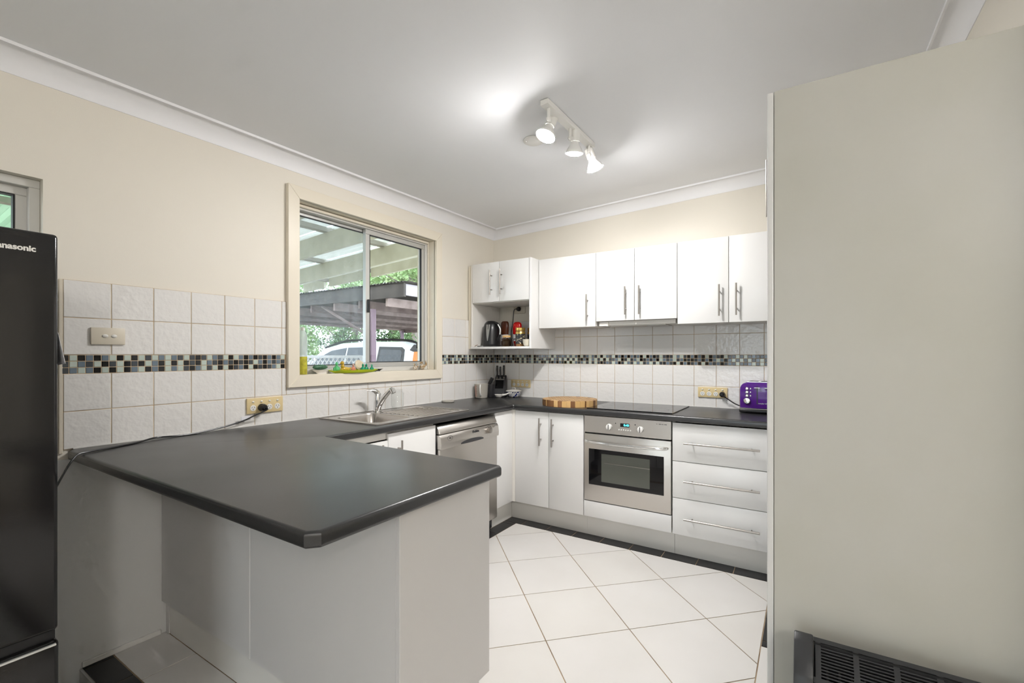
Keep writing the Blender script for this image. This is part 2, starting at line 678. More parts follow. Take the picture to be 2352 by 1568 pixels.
FX0, FX1, FY0, FY1 = 0.632, 2.325, -2.240, -0.612   # kitchen field inside the black border
a = 0.2868
N0 = (1.511, -1.187)
for i in range(-9, 10):
    for k in range(-9, 10):
        if (i + k) % 2:
            continue
        cx, cy = N0[0] + a * i, N0[1] + a * k + a
        dia = [(cx - a, cy), (cx, cy - a), (cx + a, cy), (cx, cy + a)]
        mm = 'floor_tile' if (i * 7 + k * 3) % 3 else 'floor_tile_b'
        floor_piece('floor_tile', clip_poly(dia, FX0, FX1, FY0, FY1), mm, floor)
        # the aisle runs on past the end of the peninsula to the step
        floor_piece('floor_tile', clip_poly(dia, 1.45, 2.90, -2.84, FY0), mm, floor)
for i in range(16):                                   # border along the back run
    x0 = 0.53 + 0.2075 * i - 0.06
    floor_piece('border_tile', clip_poly([(x0, -0.612), (x0 + 0.2075, -0.612), (x0 + 0.2075, -0.505), (x0, -0.505)], 0.53, 2.42, -0.612, -0.505), 'black_tile', floor)
for i in range(10):                                   # border along the window run
    y0 = -0.612 - 0.036 - 0.2075 * i
    floor_piece('border_tile', clip_poly([(0.53, y0 - 0.2075), (0.632, y0 - 0.2075), (0.632, y0), (0.53, y0)], 0.53, 0.632, -2.24, -0.612), 'black_tile', floor)
floor_piece('border_tile', [(0.53, -0.648), (0.632, -0.648), (0.632, -0.612), (0.53, -0.612)], 'black_tile', floor)
for i in range(4):                                    # border along the right run
    y0 = -0.612 - 0.2075 * i
    floor_piece('border_tile', clip_poly([(2.325, y0 - 0.2075), (2.42, y0 - 0.2075), (2.42, y0), (2.325, y0)], 2.325, 2.42, -1.283, -0.612), 'black_tile', floor)
floor_piece('floor_tile', [(2.325, -2.24), (2.449, -2.24), (2.449, -1.283), (2.325, -1.283)], 'floor_tile', floor)
for i in range(16):                                   # border along the step, and the cut white row behind it
    x0 = -0.008 + 0.03 + 0.205 * (i - 1)
    floor_piece('border_tile', clip_poly([(x0, -2.943), (x0 + 0.205, -2.943), (x0 + 0.205, -2.842), (x0, -2.842)], -0.006, 2.99, -2.943, -2.842), 'black_tile', floor)
for i in range(6):
    x0 = 0.289 + 0.4066 * (i - 1)
    floor_piece('floor_tile', clip_poly([(x0, -2.841), (x0 + 0.4066, -2.841), (x0 + 0.4066, -2.645), (x0, -2.645)], -0.006, 1.45, -2.841, -2.645), 'floor_tile', floor)
tile_me = finish(MB().box(-0.2, 0.2, -0.2, 0.2, -0.004, 0.0), 'floor_tile_square', 'floor_tile', Vector((0, 0, 0)), 0)
for i in range(11):
    for k in range(10):
        inst('floor_tile', tile_me, (0.2 + 0.4066 * i, STEP_Y - 0.21 - 0.4066 * k, LOW), fl_d)

part('painted_panel', MB().box(-0.0079, -0.0045, -3.05, -2.0, LOW, 0.8605), 'wall_grey', wall_left)
struct('baseboard_left', MB().box(-0.008, 0.004, -2.942, -2.668, 0.0, 0.022, 0.002), 'white_pl')

# ------------------------------------------------------------------ wall tiles
P = 0.1515
O1, O2 = 0.1207, 0.128
ROWS = [(0.9, 0.9 + P), (0.9 + P, 0.9 + 2 * P), (0.9 + 2 * P + 0.0765, 0.9 + 3 * P + 0.0765), (0.9 + 3 * P + 0.0765, 0.9 + 4 * P + 0.0765)]
CAS = (-2.063, -0.754, 1.092, 2.257)     # outer edge of the window casing
_tm = {}


def wall_tile(wall, u0, u1, z0, z1):
    w, h = u1 - u0 - 0.003, z1 - z0 - 0.003
    if w < 0.006 or h < 0.006:
        return
    key = (wall is wall_left, round(w, 4), round(h, 4))
    if key not in _tm:
        mb = MB()
        if key[0]:
            mb.box(-0.0075, 0.0, -w / 2, w / 2, -h / 2, h / 2, 0.0016)
        else:
            mb.box(-w / 2, w / 2, 0.0, 0.0075, -h / 2, h / 2, 0.0016)
        _tm[key] = finish(mb, 'wall_tile', 'tile', Vector((0, 0, 0)), 30)
    u, z = (u0 + u1) / 2, (z0 + z1) / 2
    inst('tile', _tm[key], (0, u, z) if key[0] else (u, 0, z), wall)


ysl = [0.0] + [-(O1 + n * P) for n in range(20)]
for j in range(len(ysl) - 1):
    y1, y0 = ysl[j], ysl[j + 1]
    for z0, z1 in ROWS:
        if z1 <= CAS[2] or y1 <= CAS[0] or y0 >= CAS[1]:
            wall_tile(wall_left, y0, y1, z0, z1)
            continue
        if z0 < CAS[2] and z1 > CAS[2]:
            wall_tile(wall_left, max(y0, CAS[0]), min(y1, CAS[1]), z0, CAS[2] + 0.001)
        if y0 < CAS[0]:
            wall_tile(wall_left, y0, CAS[0], z0, z1)
        if y1 > CAS[1]:
            wall_tile(wall_left, CAS[1], y1, z0, z1)
xsb = [0.0] + [O2 + n * P for n in range(19)] + [XR]
for j in range(len(xsb) - 1):
    for z0, z1 in ROWS:
        wall_tile(wall_back, xsb[j], xsb[j + 1], z0, z1)
mp = P / 6
mos_w = {}
for k in ('mos_black', 'mos_char', 'mos_blue', 'mos_green'):
    mos_w['L', k] = finish(MB().box(-0.0075, -0.0003, -0.0113, 0.0113, -0.0113, 0.0113, 0.0012), 'mosaic_tile', k, Vector((0, 0, 0)), 30)
    mos_w['B', k] = finish(MB().box(-0.0113, 0.0113, 0.0003, 0.0075, -0.0113, 0.0113, 0.0012), 'mosaic_tile', k, Vector((0, 0, 0)), 30)
KINDS = ['mos_black', 'mos_black', 'mos_char', 'mos_char', 'mos_blue', 'mos_blue', 'mos_green', 'mos_green']
zb = 0.9 + 2 * P
for r in range(3):
    z = zb + 0.0255 * (r + 0.5)
    y = -0.002 - mp / 2
    last = None
    while y > -2.995:
        if y - mp / 2 > CAS[1] - 0.001 or y + mp / 2 < CAS[0] + 0.001:
            k = random.choice([q for q in KINDS if q != last])
            last = k
            inst('mosaic_tile', mos_w['L', k], (0, y, z), wall_left)
        y -= mp
    x = 0.002 + mp / 2
    while x < 2.45:
        k = random.choice([q for q in KINDS if q != last])
        last = k
        inst('mosaic_tile', mos_w['B', k], (x, 0, z), wall_back)
        x += mp
mb = MB()                                            # the rest of the band, hidden past the pantry
mids = []
for r in range(3):
    x_ = x
    while x_ < XR - 0.012:
        mb.box(x_ - 0.0113, x_ + 0.0113, 0.0003, 0.0075, zb + 0.0255 * (r + 0.5) - 0.0113, zb + 0.0255 * (r + 0.5) + 0.0113)
        mids.append(random.randrange(4))
        x_ += mp
mb.bm.faces.ensure_lookup_table()
for k_, f_ in enumerate(mb.bm.faces):
    f_.material_index = mids[k_ // 6]
part('mosaic_band', mb, ['mos_black', 'mos_char', 'mos_blue', 'mos_green'], wall_back, angle=0)['kind'] = 'stuff'
ZT = 0.9 + 4 * P + 0.0765
part('grout', MB().box(-0.0079, -0.002, -2.999, CAS[0], 0.9, ZT).box(-0.0079, -0.002, CAS[0], CAS[1], 0.9, CAS[2]).box(-0.0079, -0.002, CAS[1], 0.0, 0.9, ZT), 'grout', wall_left)
part('grout', MB().box(0.0, XR, 0.002, 0.0079, 0.9, ZT), 'grout', wall_back)
part('tile_edge_trim', MB().box(-0.0079, 0.0, -3.012, -2.9995, 0.885, ZT, 0.002), 'cream_pl', wall_left)


# ------------------------------------------------------------------ windows
def frame_bars(mb, x0, x1, y0, y1, z0, z1, w, bev=0.002):
    mb.box(x0, x1, y0, y1, z1 - w, z1, bev)
    mb.box(x0, x1, y0, y1, z0, z0 + w, bev)
    mb.box(x0, x1, y0, y0 + w, z0 + w, z1 - w, bev)
    mb.box(x0, x1, y1 - w, y1, z0 + w, z1 - w, bev)
    return mb


win = bpy.data.objects.new('window_1', None)
COL.objects.link(win)
BASE[win] = Vector((0, 0, 0))
win['kind'] = 'structure'
OY0, OY1, OZ0, OZ1 = -1.993, -0.822, 1.163, 2.184
co, ci = [(CAS[0], CAS[2]), (CAS[1], CAS[2]), (CAS[1], CAS[3]), (CAS[0], CAS[3])], [(OY0, OZ0), (OY1, OZ0), (OY1, OZ1), (OY0, OZ1)]
for i in range(4):
    k = (i + 1) % 4
    part('casing_board', MB().prism([co[i], co[k], ci[k], ci[i]], 0, -0.0078, 0.020, 0.002), 'casing', win)
mb = MB()
mb.box(-0.19, 0.0, W1[0], W1[1], W1[2], OZ0, 0.001).box(-0.19, 0.0, W1[0], W1[1], OZ1, W1[3], 0.001)
part('lining', mb.box(-0.19, 0.0, W1[0], OY0, OZ0, OZ1, 0.001).box(-0.19, 0.0, OY1, W1[1], OZ0, OZ1, 0.001), 'casing', win)
part('frame', frame_bars(MB(), -0.150, -0.072, OY0, OY1, OZ0, OZ1, 0.030), 'alum_white', win)
YM = -1.405
fixed = part('fixed_sash', frame_bars(MB(), -0.140, -0.118, OY0 + 0.03, YM + 0.012, OZ0 + 0.03, OZ1 - 0.03, 0.020), 'alum', win)
part('gasket', frame_bars(MB(), -0.131, -0.1175, OY0 + 0.05, YM - 0.008, OZ0 + 0.05, OZ1 - 0.05, 0.004, 0), 'gasket', fixed)
part('pane', MB().box(-0.130, -0.127, OY0 + 0.05, YM - 0.008, OZ0 + 0.05, OZ1 - 0.05), 'pane_dusty', fixed, angle=0)
slide = part('sliding_sash', frame_bars(MB(), -0.114, -0.082, YM - 0.03, OY1 - 0.03, OZ0 + 0.03, OZ1 - 0.03, 0.034), 'alum', win)
part('gasket', frame_bars(MB(), -0.100, -0.0815, YM + 0.004, OY1 - 0.064, OZ0 + 0.064, OZ1 - 0.064, 0.004, 0), 'gasket', slide)
part('pane', MB().box(-0.099, -0.096, YM + 0.004, OY1 - 0.064, OZ0 + 0.064, OZ1 - 0.064), 'pane', slide, angle=0)
part('latch', MB().box(-0.082, -0.066, YM - 0.022, YM - 0.004, 1.575, 1.665, 0.004), 'black_pl', slide)
for yy in (OY0 + 0.002, OY1 - 0.010):
    part('bead', MB().box(-0.0715, -0.062, yy, yy + 0.008, OZ0 + 0.004, OZ1 - 0.004, 0.002), 'casing', win)
part('bead', MB().box(-0.0715, -0.050, OY0 + 0.011, OY1 - 0.011, OZ1 - 0.020, OZ1 - 0.002, 0.004), 'casing', win)

win2 = bpy.data.objects.new('window_2', None)
COL.objects.link(win2)
BASE[win2] = Vector((0, 0, 0))
win2['kind'] = 'structure'
part('frame', frame_bars(MB(), -0.13, -0.045, W2[0], W2[1], W2[2], W2[3], 0.032), 'alum_white', win2)
s2 = part('sash', frame_bars(MB(), -0.115, -0.075, W2[0] + 0.03, W2[1] - 0.03, W2[2] + 0.03, W2[3] - 0.03, 0.034), 'alum_white', win2)
part('gasket', frame_bars(MB(), -0.103, -0.074, W2[0] + 0.064, W2[1] - 0.064, W2[2] + 0.064, W2[3] - 0.064, 0.005, 0), 'gasket', s2)
part('pane', MB().box(-0.097, -0.094, W2[0] + 0.064, W2[1] - 0.064, W2[2] + 0.064, W2[3] - 0.064), 'pane', s2, angle=0)

# glass doors and a window of the dining room behind the camera
dr = bpy.data.objects.new('door_1', None)
COL.objects.link(dr)
BASE[dr] = Vector((0, 0, 0))
dr['kind'] = 'structure'
mb = MB()
for x0, x1 in ((1.0, 1.9), (1.9, 2.8)):
    mb.box(x0, x0 + 0.06, YREAR - 0.12, YREAR - 0.07, LOW, 2.0).box(x1 - 0.06, x1, YREAR - 0.12, YREAR - 0.07, LOW, 2.0)
    mb.box(x0 + 0.06, x1 - 0.06, YREAR - 0.12, YREAR - 0.07, LOW, LOW + 0.1).box(x0 + 0.06, x1 - 0.06, YREAR - 0.12, YREAR - 0.07, 1.94, 2.0)
part('frame', mb, 'alum_white', dr)
for x0, x1 in ((1.06, 1.84), (1.96, 2.74)):
    part('pane', MB().box(x0, x1, YREAR - 0.097, YREAR - 0.093, LOW + 0.1, 1.94), 'pane', dr, angle=0)


# ------------------------------------------------------------------ cabinets
def bar_handle(parent, c, length, axis, out, r=0.0055, inset=0.045, stand=0.032):
    """straight bar handle on two short posts; c is the middle of the bar's foot on the door face"""
    c = Vector(c)
    out = Vector(out)
    d = Vector((0, 0, 1)) if axis == 'z' else (Vector((1, 0, 0)) if axis == 'x' else Vector((0, 1, 0)))
    mb = MB()
    mb.cyl(c + out * stand - d * length / 2, c + out * stand + d * length / 2, r, n=12)
    for s in (-1, 1):
        q = c + d * s * (length / 2 - inset)
        mb.cyl(q, q + out * stand, 0.004, n=10)
    return part('handle', mb, 'steel_h', parent, 'satin steel bar handle')


def carcass(t, x0, x1, y0, y1, z0, z1, th=0.016, top=False, back='y'):
    mb = MB()
    mb.box(x0, x0 + th, y0, y1, z0, z1).box(x1 - th, x1, y0, y1, z0, z1).box(x0 + th, x1 - th, y0, y1, z0, z0 + th)
    if top:
        mb.box(x0 + th, x1 - th, y0, y1, z1 - th, z1)
    if back == 'y':
        mb.box(x0 + th, x1 - th, y1 - 0.004, y1, z0 + th, z1 - (th if top else 0))
    return part('carcass', mb, 'carcass', t)


G = 0.0015
BEV = 0.003
WFY = -0.300        # face of the wall cabinets


def wall_cab(name, label, x0, x1, doors, z0, z1=2.052):
    t = thing(name, label, 'cabinet', ((x0 + x1) / 2, -0.15, z0), 'white wall cabinets above the back counter')
    carcass(t, x0, x1, WFY + 0.019, -0.0015, z0 + 0.003, z1 - 0.003, top=True)
    for (d0, d1, hx, hz) in doors:
        d = part('door', MB().box(d0 + G, d1 - G, WFY, WFY + 0.017, z0, z1, BEV, 2), 'cab', t)
        bar_handle(d, (hx, WFY, hz), 0.205, 'z', (0, -1, 0))
    return t


wall_cab('wall_cabinet', 'single-door white wall cabinet beside the open kettle shelf', 0.654, 1.147, [(0.654, 1.147, 1.084, 1.637)], 1.494)
hood_cab = wall_cab('wall_cabinet', 'shorter two-door white wall cabinet above the cooktop', 1.148, 1.743, [(1.148, 1.445, 1.384, 1.673), (1.445, 1.743, 1.486, 1.672)], 1.531)
wall_cab('wall_cabinet', 'two-door white wall cabinet next to the tall pantry', 1.744, 2.385, [(1.744, 2.067, 2.013, 1.636), (2.067, 2.385, 2.114, 1.637)], 1.491)

t = thing('range_hood', 'slim beige range hood tucked under the cabinet over the cooktop', 'range hood', (1.445, -0.15, 1.496))
part('housing', MB().box(1.166, 1.725, -0.262, -0.004, 1.500, 1.531, 0.002), 'carcass', t)
part('filter_panel', MB().box(1.24, 1.65, -0.24, -0.05, 1.495, 1.4998), 'steel', t)
part('bracket', MB().box(1.166, 1.236, -0.275, -0.2625, 1.496, 1.528, 0.001), 'carcass', t)

# deep open-shelf unit in the corner
AFY = -0.420
t = thing('shelf_cabinet', 'deep white corner wall unit with open kettle shelf under two small doors', 'cabinet', (0.33, -0.2, 1.329))
mb = MB().box(0.634, 0.651, AFY, -0.0015, 1.329, 2.056, 0.002)
part('side_panel', mb, 'cab', t)
part('side_panel', MB().box(0.048, 0.066, AFY + 0.006, -0.0015, 1.349, 2.052, 0.002), 'carcass', t)
part('scribe_strip', MB().box(0.002, 0.047, AFY + 0.03, AFY + 0.046, 1.329, 2.052), 'casing', t)
part('shelf', MB().box(0.048, 0.6335, AFY, -0.0015, 1.329, 1.348, 0.003, 2), 'cab', t)
part('shelf', MB().box(0.0665, 0.6335, AFY + 0.02, -0.0015, 1.717, 1.733), 'carcass', t)
part('top_board', MB().box(0.0665, 0.6335, AFY + 0.02, -0.0015, 2.036, 2.052), 'carcass', t)
for d0, d1, hx in ((0.069, 0.344, 0.273), (0.347, 0.630, 0.374)):
    d = part('door', MB().box(d0, d1, AFY - 0.001, AFY + 0.0165, 1.722, 2.054, BEV, 2), 'cab', t)
    bar_handle(d, (hx, AFY - 0.001, 1.882), 0.208, 'z', (0, -1, 0))

# base cabinets on the back wall
BFY = -0.582


def kick_x(t, x0, x1, y=-0.512):
    part('kickboard', MB().box(x0, x1, y, y + 0.016, 0.001, 0.148), 'kick', t)


t = thing('base_cabinet', 'two-door white base cabinet in the corner beside the oven', 'cabinet', (0.89, -0.3, 0), 'white base cabinets under the counter')
carcass(t, 0.61, 1.173, -0.564, -0.002, 0.149, 0.858)
for d0, d1, hx in ((0.603, 0.895, 0.832), (0.895, 1.173, 0.934)):
    d = part('door', MB().box(d0 + G, d1 - G, BFY, BFY + 0.017, 0.152, 0.856, BEV, 2), 'cab', t)
    if d0 < 0.7:
        part('corner_post', MB().box(0.5665, 0.6040, -0.5842, -0.5655, 0.152, 0.858), 'carcass', t)
    bar_handle(d, (hx, BFY, 0.711), 0.203, 'z', (0, -1, 0))
kick_x(t, 0.530, 1.173)

t = thing('oven_housing', 'white housing and filler panel under the built-in oven', 'cabinet', (1.475, -0.3, 0))
mb = MB().box(1.1735, 1.1755, -0.56, -0.002, 0.149, 0.858).box(1.7735, 1.7765, -0.56, -0.002, 0.149, 0.858).box(1.1755, 1.7735, -0.56, -0.002, 0.149, 0.165)
part('carcass', mb, 'carcass', t)
part('filler_panel', MB().box(1.1755, 1.7725, BFY, BFY + 0.017, 0.152, 0.262, BEV, 2), 'cab', t)
kick_x(t, 1.1735, 1.7765)

t = thing('drawer_cabinet', 'white base cabinet with three wide drawers beside the oven', 'cabinet', (2.07, -0.3, 0), 'white base cabinets under the counter')
carcass(t, 1.778, 2.355, -0.564, -0.002, 0.149, 0.858)
for z0, z1, hz in ((0.613, 0.853, 0.732), (0.382, 0.610, 0.495), (0.152, 0.379, 0.262)):
    d = part('drawer', MB().box(1.7795, 2.353, BFY, BFY + 0.017, z0, z1, BEV, 2), 'cab', t)
    bar_handle(d, (2.062, BFY, hz), 0.418, 'x', (0, -1, 0), r=0.006)
kick_x(t, 1.7785, 2.415)

# right-hand run, mostly hidden behind the pantry
t = thing('base_cabinet', 'white base cabinet on the right-hand run behind the pantry', 'cabinet', (2.68, -0.9, 0), 'white base cabinets under the counter')
part('carcass', MB().box(2.382, 2.99, -1.28, -0.62, 0.149, 0.858), 'carcass', t)
for y0, y1 in ((-1.28, -0.945), (-0.943, -0.62)):
    part('door', MB().box(2.362, 2.379, y0 + G, y1 - G, 0.152, 0.856, BEV, 2), 'cab', t)
part('kickboard', MB().box(2.422, 2.438, -1.28, -0.53, 0.001, 0.148), 'kick', t)

# base cabinets under the window
WFX = 0.582
t = thing('base_cabinet', 'narrow single-door white base cabinet between the dishwasher and the corner', 'cabinet', (0.3, -0.68, 0), 'white base cabinets under the counter')
part('carcass', MB().box(0.01, 0.562, -0.815, -0.567, 0.149, 0.858), 'carcass', t)
part('door', MB().box(WFX - 0.017, WFX, -0.817, -0.585, 0.152, 0.856, BEV, 2), 'cab', t)
part('kickboard', MB().box(0.514, 0.5298, -0.817, -0.513, 0.001, 0.148), 'kick', t)

t = thing('sink_cabinet', 'white two-door cabinet below the sink', 'cabinet', (0.3, -1.85, 0), 'white base cabinets under the counter')
mb = MB().box(0.01, 0.562, -1.4735, -1.458, 0.149, 0.858).box(0.01, 0.562, -2.235, -2.219, 0.149, 0.858).box(0.01, 0.562, -2.219, -1.4735, 0.149, 0.165)
part('carcass', mb.box(0.01, 0.014, -2.219, -1.4735, 0.165, 0.858), 'carcass', t)
part('top_rail', MB().box(0.545, 0.562, -2.219, -1.4735, 0.82, 0.858), 'carcass', t)
d = part('door', MB().box(WFX - 0.017, WFX, -1.835, -1.457, 0.152, 0.850, BEV, 2), 'cab', t)
bar_handle(d, (WFX, -1.765, 0.705), 0.205, 'z', (1, 0, 0))
d = part('door', MB().box(WFX - 0.017, WFX, -2.215, -1.838, 0.152, 0.815, BEV, 2), 'cab', t)
bar_handle(d, (WFX, -1.90, 0.70), 0.205, 'z', (1, 0, 0))
part('kickboard', MB().box(0.514, 0.530, -2.235, -1.458, 0.001, 0.148), 'kick', t)

# peninsula
t = thing('peninsula_cabinet', 'off-white peninsula cabinet with plain back panels under the breakfast bar', 'cabinet', (0.8, -2.45, 0))
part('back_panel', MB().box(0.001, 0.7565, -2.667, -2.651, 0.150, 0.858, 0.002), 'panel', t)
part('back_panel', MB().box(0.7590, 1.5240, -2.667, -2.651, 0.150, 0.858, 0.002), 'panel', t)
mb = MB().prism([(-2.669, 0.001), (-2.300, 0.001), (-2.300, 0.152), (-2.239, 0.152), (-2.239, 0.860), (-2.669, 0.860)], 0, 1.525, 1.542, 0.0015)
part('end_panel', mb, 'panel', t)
part('kickboard', MB().box(0.03, 1.5245, -2.645, -2.631, 0.001, 0.1495), 'kick', t)
part('kick_end_block', MB().box(0.001, 0.0295, -2.649, -2.631, 0.001, 0.1495), 'panel', t)
part('kickboard', MB().box(0.59, 1.5245, -2.302, -2.288, 0.001, 0.1495), 'kick', t)
part('carcass', MB().box(0.62, 1.5235, -2.650, -2.262, 0.150, 0.166).box(0.62, 0.636, -2.650, -2.262, 0.166, 0.858), 'carcass', t)
for d0, d1 in ((0.64, 0.932), (0.934, 1.227), (1.229, 1.5235)):
    d = part('door', MB().box(d0, d1, -2.2605, -2.2435, 0.152, 0.856, BEV, 2), 'cab', t)
    bar_handle(d, (d1 - 0.06, -2.2435, 0.71), 0.205, 'z', (0, 1, 0))

# ------------------------------------------------------------------ worktop
e = 0.0015
outer = [(e, -e), (XR - 0.002, -e), (XR - 0.002, -1.282), (2.352, -1.282), (2.352, -0.606), (0.610, -0.606), (0.604, -0.612), (0.604, -2.232),
         (0.612, -2.238), (1.604, -2.260), (1.615, -2.271), (1.615, -2.966), (1.591, -2.992), (0.03, -2.992), (e, -2.975)]
BX0, BX1, BY0, BY1 = 0.132, 0.502, -1.856, -1.560
hole = [(BX0, BY0), (BX1, BY0), (BX1, BY1), (BX0, BY1)]
bm = MB().plate(outer, [hole], 0.8615, 0.9)
edge = []
for ed in bm.edges:
    v0, v1 = ed.verts
    if abs(v0.co.z - v1.co.z) < 1e-6 and len(ed.link_faces) == 2:
        f0, f1 = ed.link_faces
        if abs(f0.normal.z) + abs(f1.normal.z) < 1.5 and abs(abs(f0.normal.z) - abs(f1.normal.z)) > 0.5:
            mid = (v0.co + v1.co) / 2
            if (mid.x > 0.55 and mid.y < -0.55 and mid.x < 2.9) or mid.y < -2.95:
                edge.append(ed)
bmesh.ops.bevel(bm, geom=edge, offset=0.011, segments=4, profile=0.5, affect='EDGES')
mb = MB()
mb.bm.free()
mb.bm = bm
t = thing('worktop', 'continuous charcoal speckled laminate worktop with breakfast bar', 'worktop', (0.6, -1.2, 0.8615))
part('slab', mb, 'counter', t, angle=30)
part('sealant_bead', MB().box(0.0016, 0.005, -2.97, -0.006, 0.9002, 0.905).box(0.0055, XR - 0.01, -0.005, -0.0016, 0.9002, 0.905), 'white_pl', t)
part('joint_line', MB().prism([(0.604, -0.6065), (0.603, -0.6075), (0.01, -0.012), (0.011, -0.011)], 2, 0.9000, 0.9004), 'dark_pl', t)

# ------------------------------------------------------------------ sink and tap
t = thing('sink', 'stainless steel sink with left bowl and ribbed drainer under the window', 'sink', (0.31, -1.5, 0.9))
SX0, SX1, SY0, SY1 = 0.055, 0.562, -1.898, -1.096


def rrect(x0, x1, y0, y1, r, n=4):
    pts = []
    for cx, cy, a0 in ((x1 - r, y1 - r, 0), (x0 + r, y1 - r, 90), (x0 + r, y0 + r, 180), (x1 - r, y0 + r, 270)):
        for i in range(n + 1):
            an = math.radians(a0 + 90 * i / n)
            pts.append((cx + r * math.cos(an), cy + r * math.sin(an)))
    return pts


bx = rrect(BX0 + 0.004, BX1 - 0.004, BY0 + 0.004, BY1 - 0.004, 0.05, 5)
dr_ = rrect(0.150, 0.520, -1.530, -1.125, 0.04, 5)
mb = MB()
mb.bm.free()
mb.bm = MB().plate(rrect(SX0, SX1, SY0, SY1, 0.012), [bx, dr_], 0.9003, 0.905)
part('rim', mb, 'sink', t)
mb = MB()
for (x0, x1, y0, y1) in ((SX0, SX1, SY0, SY0 + 0.006), (SX0, SX1, SY1 - 0.006, SY1), (SX0, SX0 + 0.006, SY0, SY1), (SX1 - 0.006, SX1, SY0, SY1)):
    mb.box(x0, x1, y0, y1, 0.905, 0.9075, 0.001)
part('raised_edge', mb, 'sink', t)
mb = MB()
rings = []
for inset, z in ((0.0, 0.905), (0.004, 0.897), (0.010, 0.76), (0.030, 0.742), (0.12, 0.738)):
    r = rrect(BX0 + 0.004 + inset, BX1 - 0.004 - inset, BY0 + 0.004 + inset, BY1 - 0.004 - inset, max(0.05 - inset * 0.3, 0.012), 5)
    rings.append([mb.bm.verts.new((p[0], p[1], z)) for p in r])
for k in range(len(rings) - 1):
    n = len(rings[k])
    for i in range(n):
        mb.bm.faces.new((rings[k][i], rings[k + 1][i], rings[k + 1][(i + 1) % n], rings[k][(i + 1) % n]))
mb.bm.faces.new(rings[-1])
bmesh.ops.recalc_face_normals(mb.bm, faces=mb.bm.faces[:])
for f in mb.bm.faces:
    f.normal_flip()
bowl = part('bowl', mb, 'sink', t)
part('plug_hole', MB().lathe((0.317, -1.708, 0.7385), [(0.04, 0), (0.04, 0.003), (0.028, 0.003), (0.02, 0.001)], 20), 'chrome', bowl)
mb = MB()
mb.bm.free()
mb.bm = MB().plate(rrect(0.149, 0.521, -1.531, -1.124, 0.04, 5), [], 0.9003, 0.9015)
dn = part('drainer', mb, 'sink', t)
for i in range(9):
    x = 0.178 + 0.039 * i
    y1 = -1.15 - 0.010 * abs(i - 4)
    part('ridge', MB().tube([(x, -1.515, 0.9035), (x, -1.40, 0.9035), (x, -1.22, 0.9035), (x + 0.01 * (i - 4) / 4, y1, 0.9030)], 0.0042, 8, 4), 'sink', dn)

t = thing('mixer_tap', 'chrome single-lever mixer tap behind the sink bowl', 'tap', (0.108, -1.497, 0.905))
part('base', MB().lathe((0.108, -1.497, 0.9052), [(0.027, 0), (0.027, 0.006), (0.0235, 0.01), (0.0225, 0.075), (0.0225, 0.115), (0.020, 0.122)], 24), 'chrome', t)
part('spout', MB().tube([(0.112, -1.499, 0.925), (0.150, -1.492, 0.985), (0.205, -1.482, 1.044), (0.225, -1.478, 1.055)], 0.018, 16, 6, radii=[0.017, 0.017, 0.0145, 0.0145]).cyl((0.222, -1.479, 1.06), (0.236, -1.476, 1.032), 0.0165, n=18), 'chrome', t)
part('lever', MB().tube([(0.108, -1.497, 1.024), (0.105, -1.515, 1.042), (0.098, -1.545, 1.050), (0.094, -1.577, 1.052)], 0.01, 10, 5, radii=[0.019, 0.015, 0.008, 0.004]), 'chrome', t)

solo('glass_jar', MB().lathe((0.075, -1.290, 0.9055), [(0.034, 0), (0.040, 0.004), (0.044, 0.02), (0.044, 0.105), (0.036, 0.118), (0.036, 0.134), (0.031, 0.134), (0.031, 0.117), (0.041, 0.103), (0.041, 0.02), (0.034, 0.006), (0.0, 0.006)], 28, caps=False), 'jar_glass', 'clear empty glass jar upside down behind the drainer', 'jar', (0.075, -1.290, 0.9055))
solo('jar_lid', MB().lathe((0.062, -0.735, 0.9005), [(0.0, 0.001), (0.046, 0.0), (0.050, 0.003), (0.050, 0.012), (0.046, 0.014), (0.042, 0.010), (0.0, 0.008)], 28, caps=False), 'frost', 'flat clear round lid on the counter by the tiled wall', 'lid', (0.062, -0.735, 0.9005))

# ------------------------------------------------------------------ dishwasher
DX = 0.600
t = thing('dishwasher', 'stainless steel dishwasher under the counter between two white cabinets', 'dishwasher', (0.3, -1.137, 0))
part('body', MB().box(0.03, 0.555, -1.450, -0.823, 0.02, 0.835), 'dark_pl', t)
part('top_trim', MB().prism([(0.552, 0.842), (0.578, 0.842), (DX + 0.004, 0.797), (DX + 0.004, 0.790), (0.552, 0.790)], 1, -1.444, -0.828, 0.002), 'steel', t)
ctl = [(0.558, 0.698), (DX + 0.018, 0.698), (DX + 0.020, 0.73), (DX + 0.014, 0.77), (DX + 0.004, 0.786), (0.558, 0.786)]
cp = part('control_panel', MB().prism(ctl, 1, -1.448, -0.824, 0.0025, 2), 'steel', t)
part('door', MB().box(0.558, DX + 0.006, -1.444, -0.828, 0.105, 0.6965, 0.004, 2), 'steel', t)
part('toe_panel', MB().box(0.535, 0.548, -1.444, -0.828, 0.012, 0.10), 'dark_pl', t)
grip = [(-1.136 + 0.125 * math.cos(math.radians(a_)), 0.706 + (0.020 if math.sin(math.radians(a_)) > 0 else 0.004) * math.sin(math.radians(a_))) for a_ in range(0, 360, 15)]
part('grip', MB().prism(grip, 0, DX + 0.0205, DX + 0.0212), 'dark_pl', cp)
kn = part('dial', MB().lathe((DX + 0.016, -0.947, 0.752), [(0.023, 0), (0.022, 0.018), (0.019, 0.020)], 22, d=(1, 0, 0.12)), 'steel_h', cp)
part('dial', MB().lathe((DX + 0.013, -0.885, 0.772), [(0.009, 0), (0.008, 0.007)], 16, d=(1, 0, 0.2)), 'steel_h', cp)
mb = MB()
mb.bm.free()
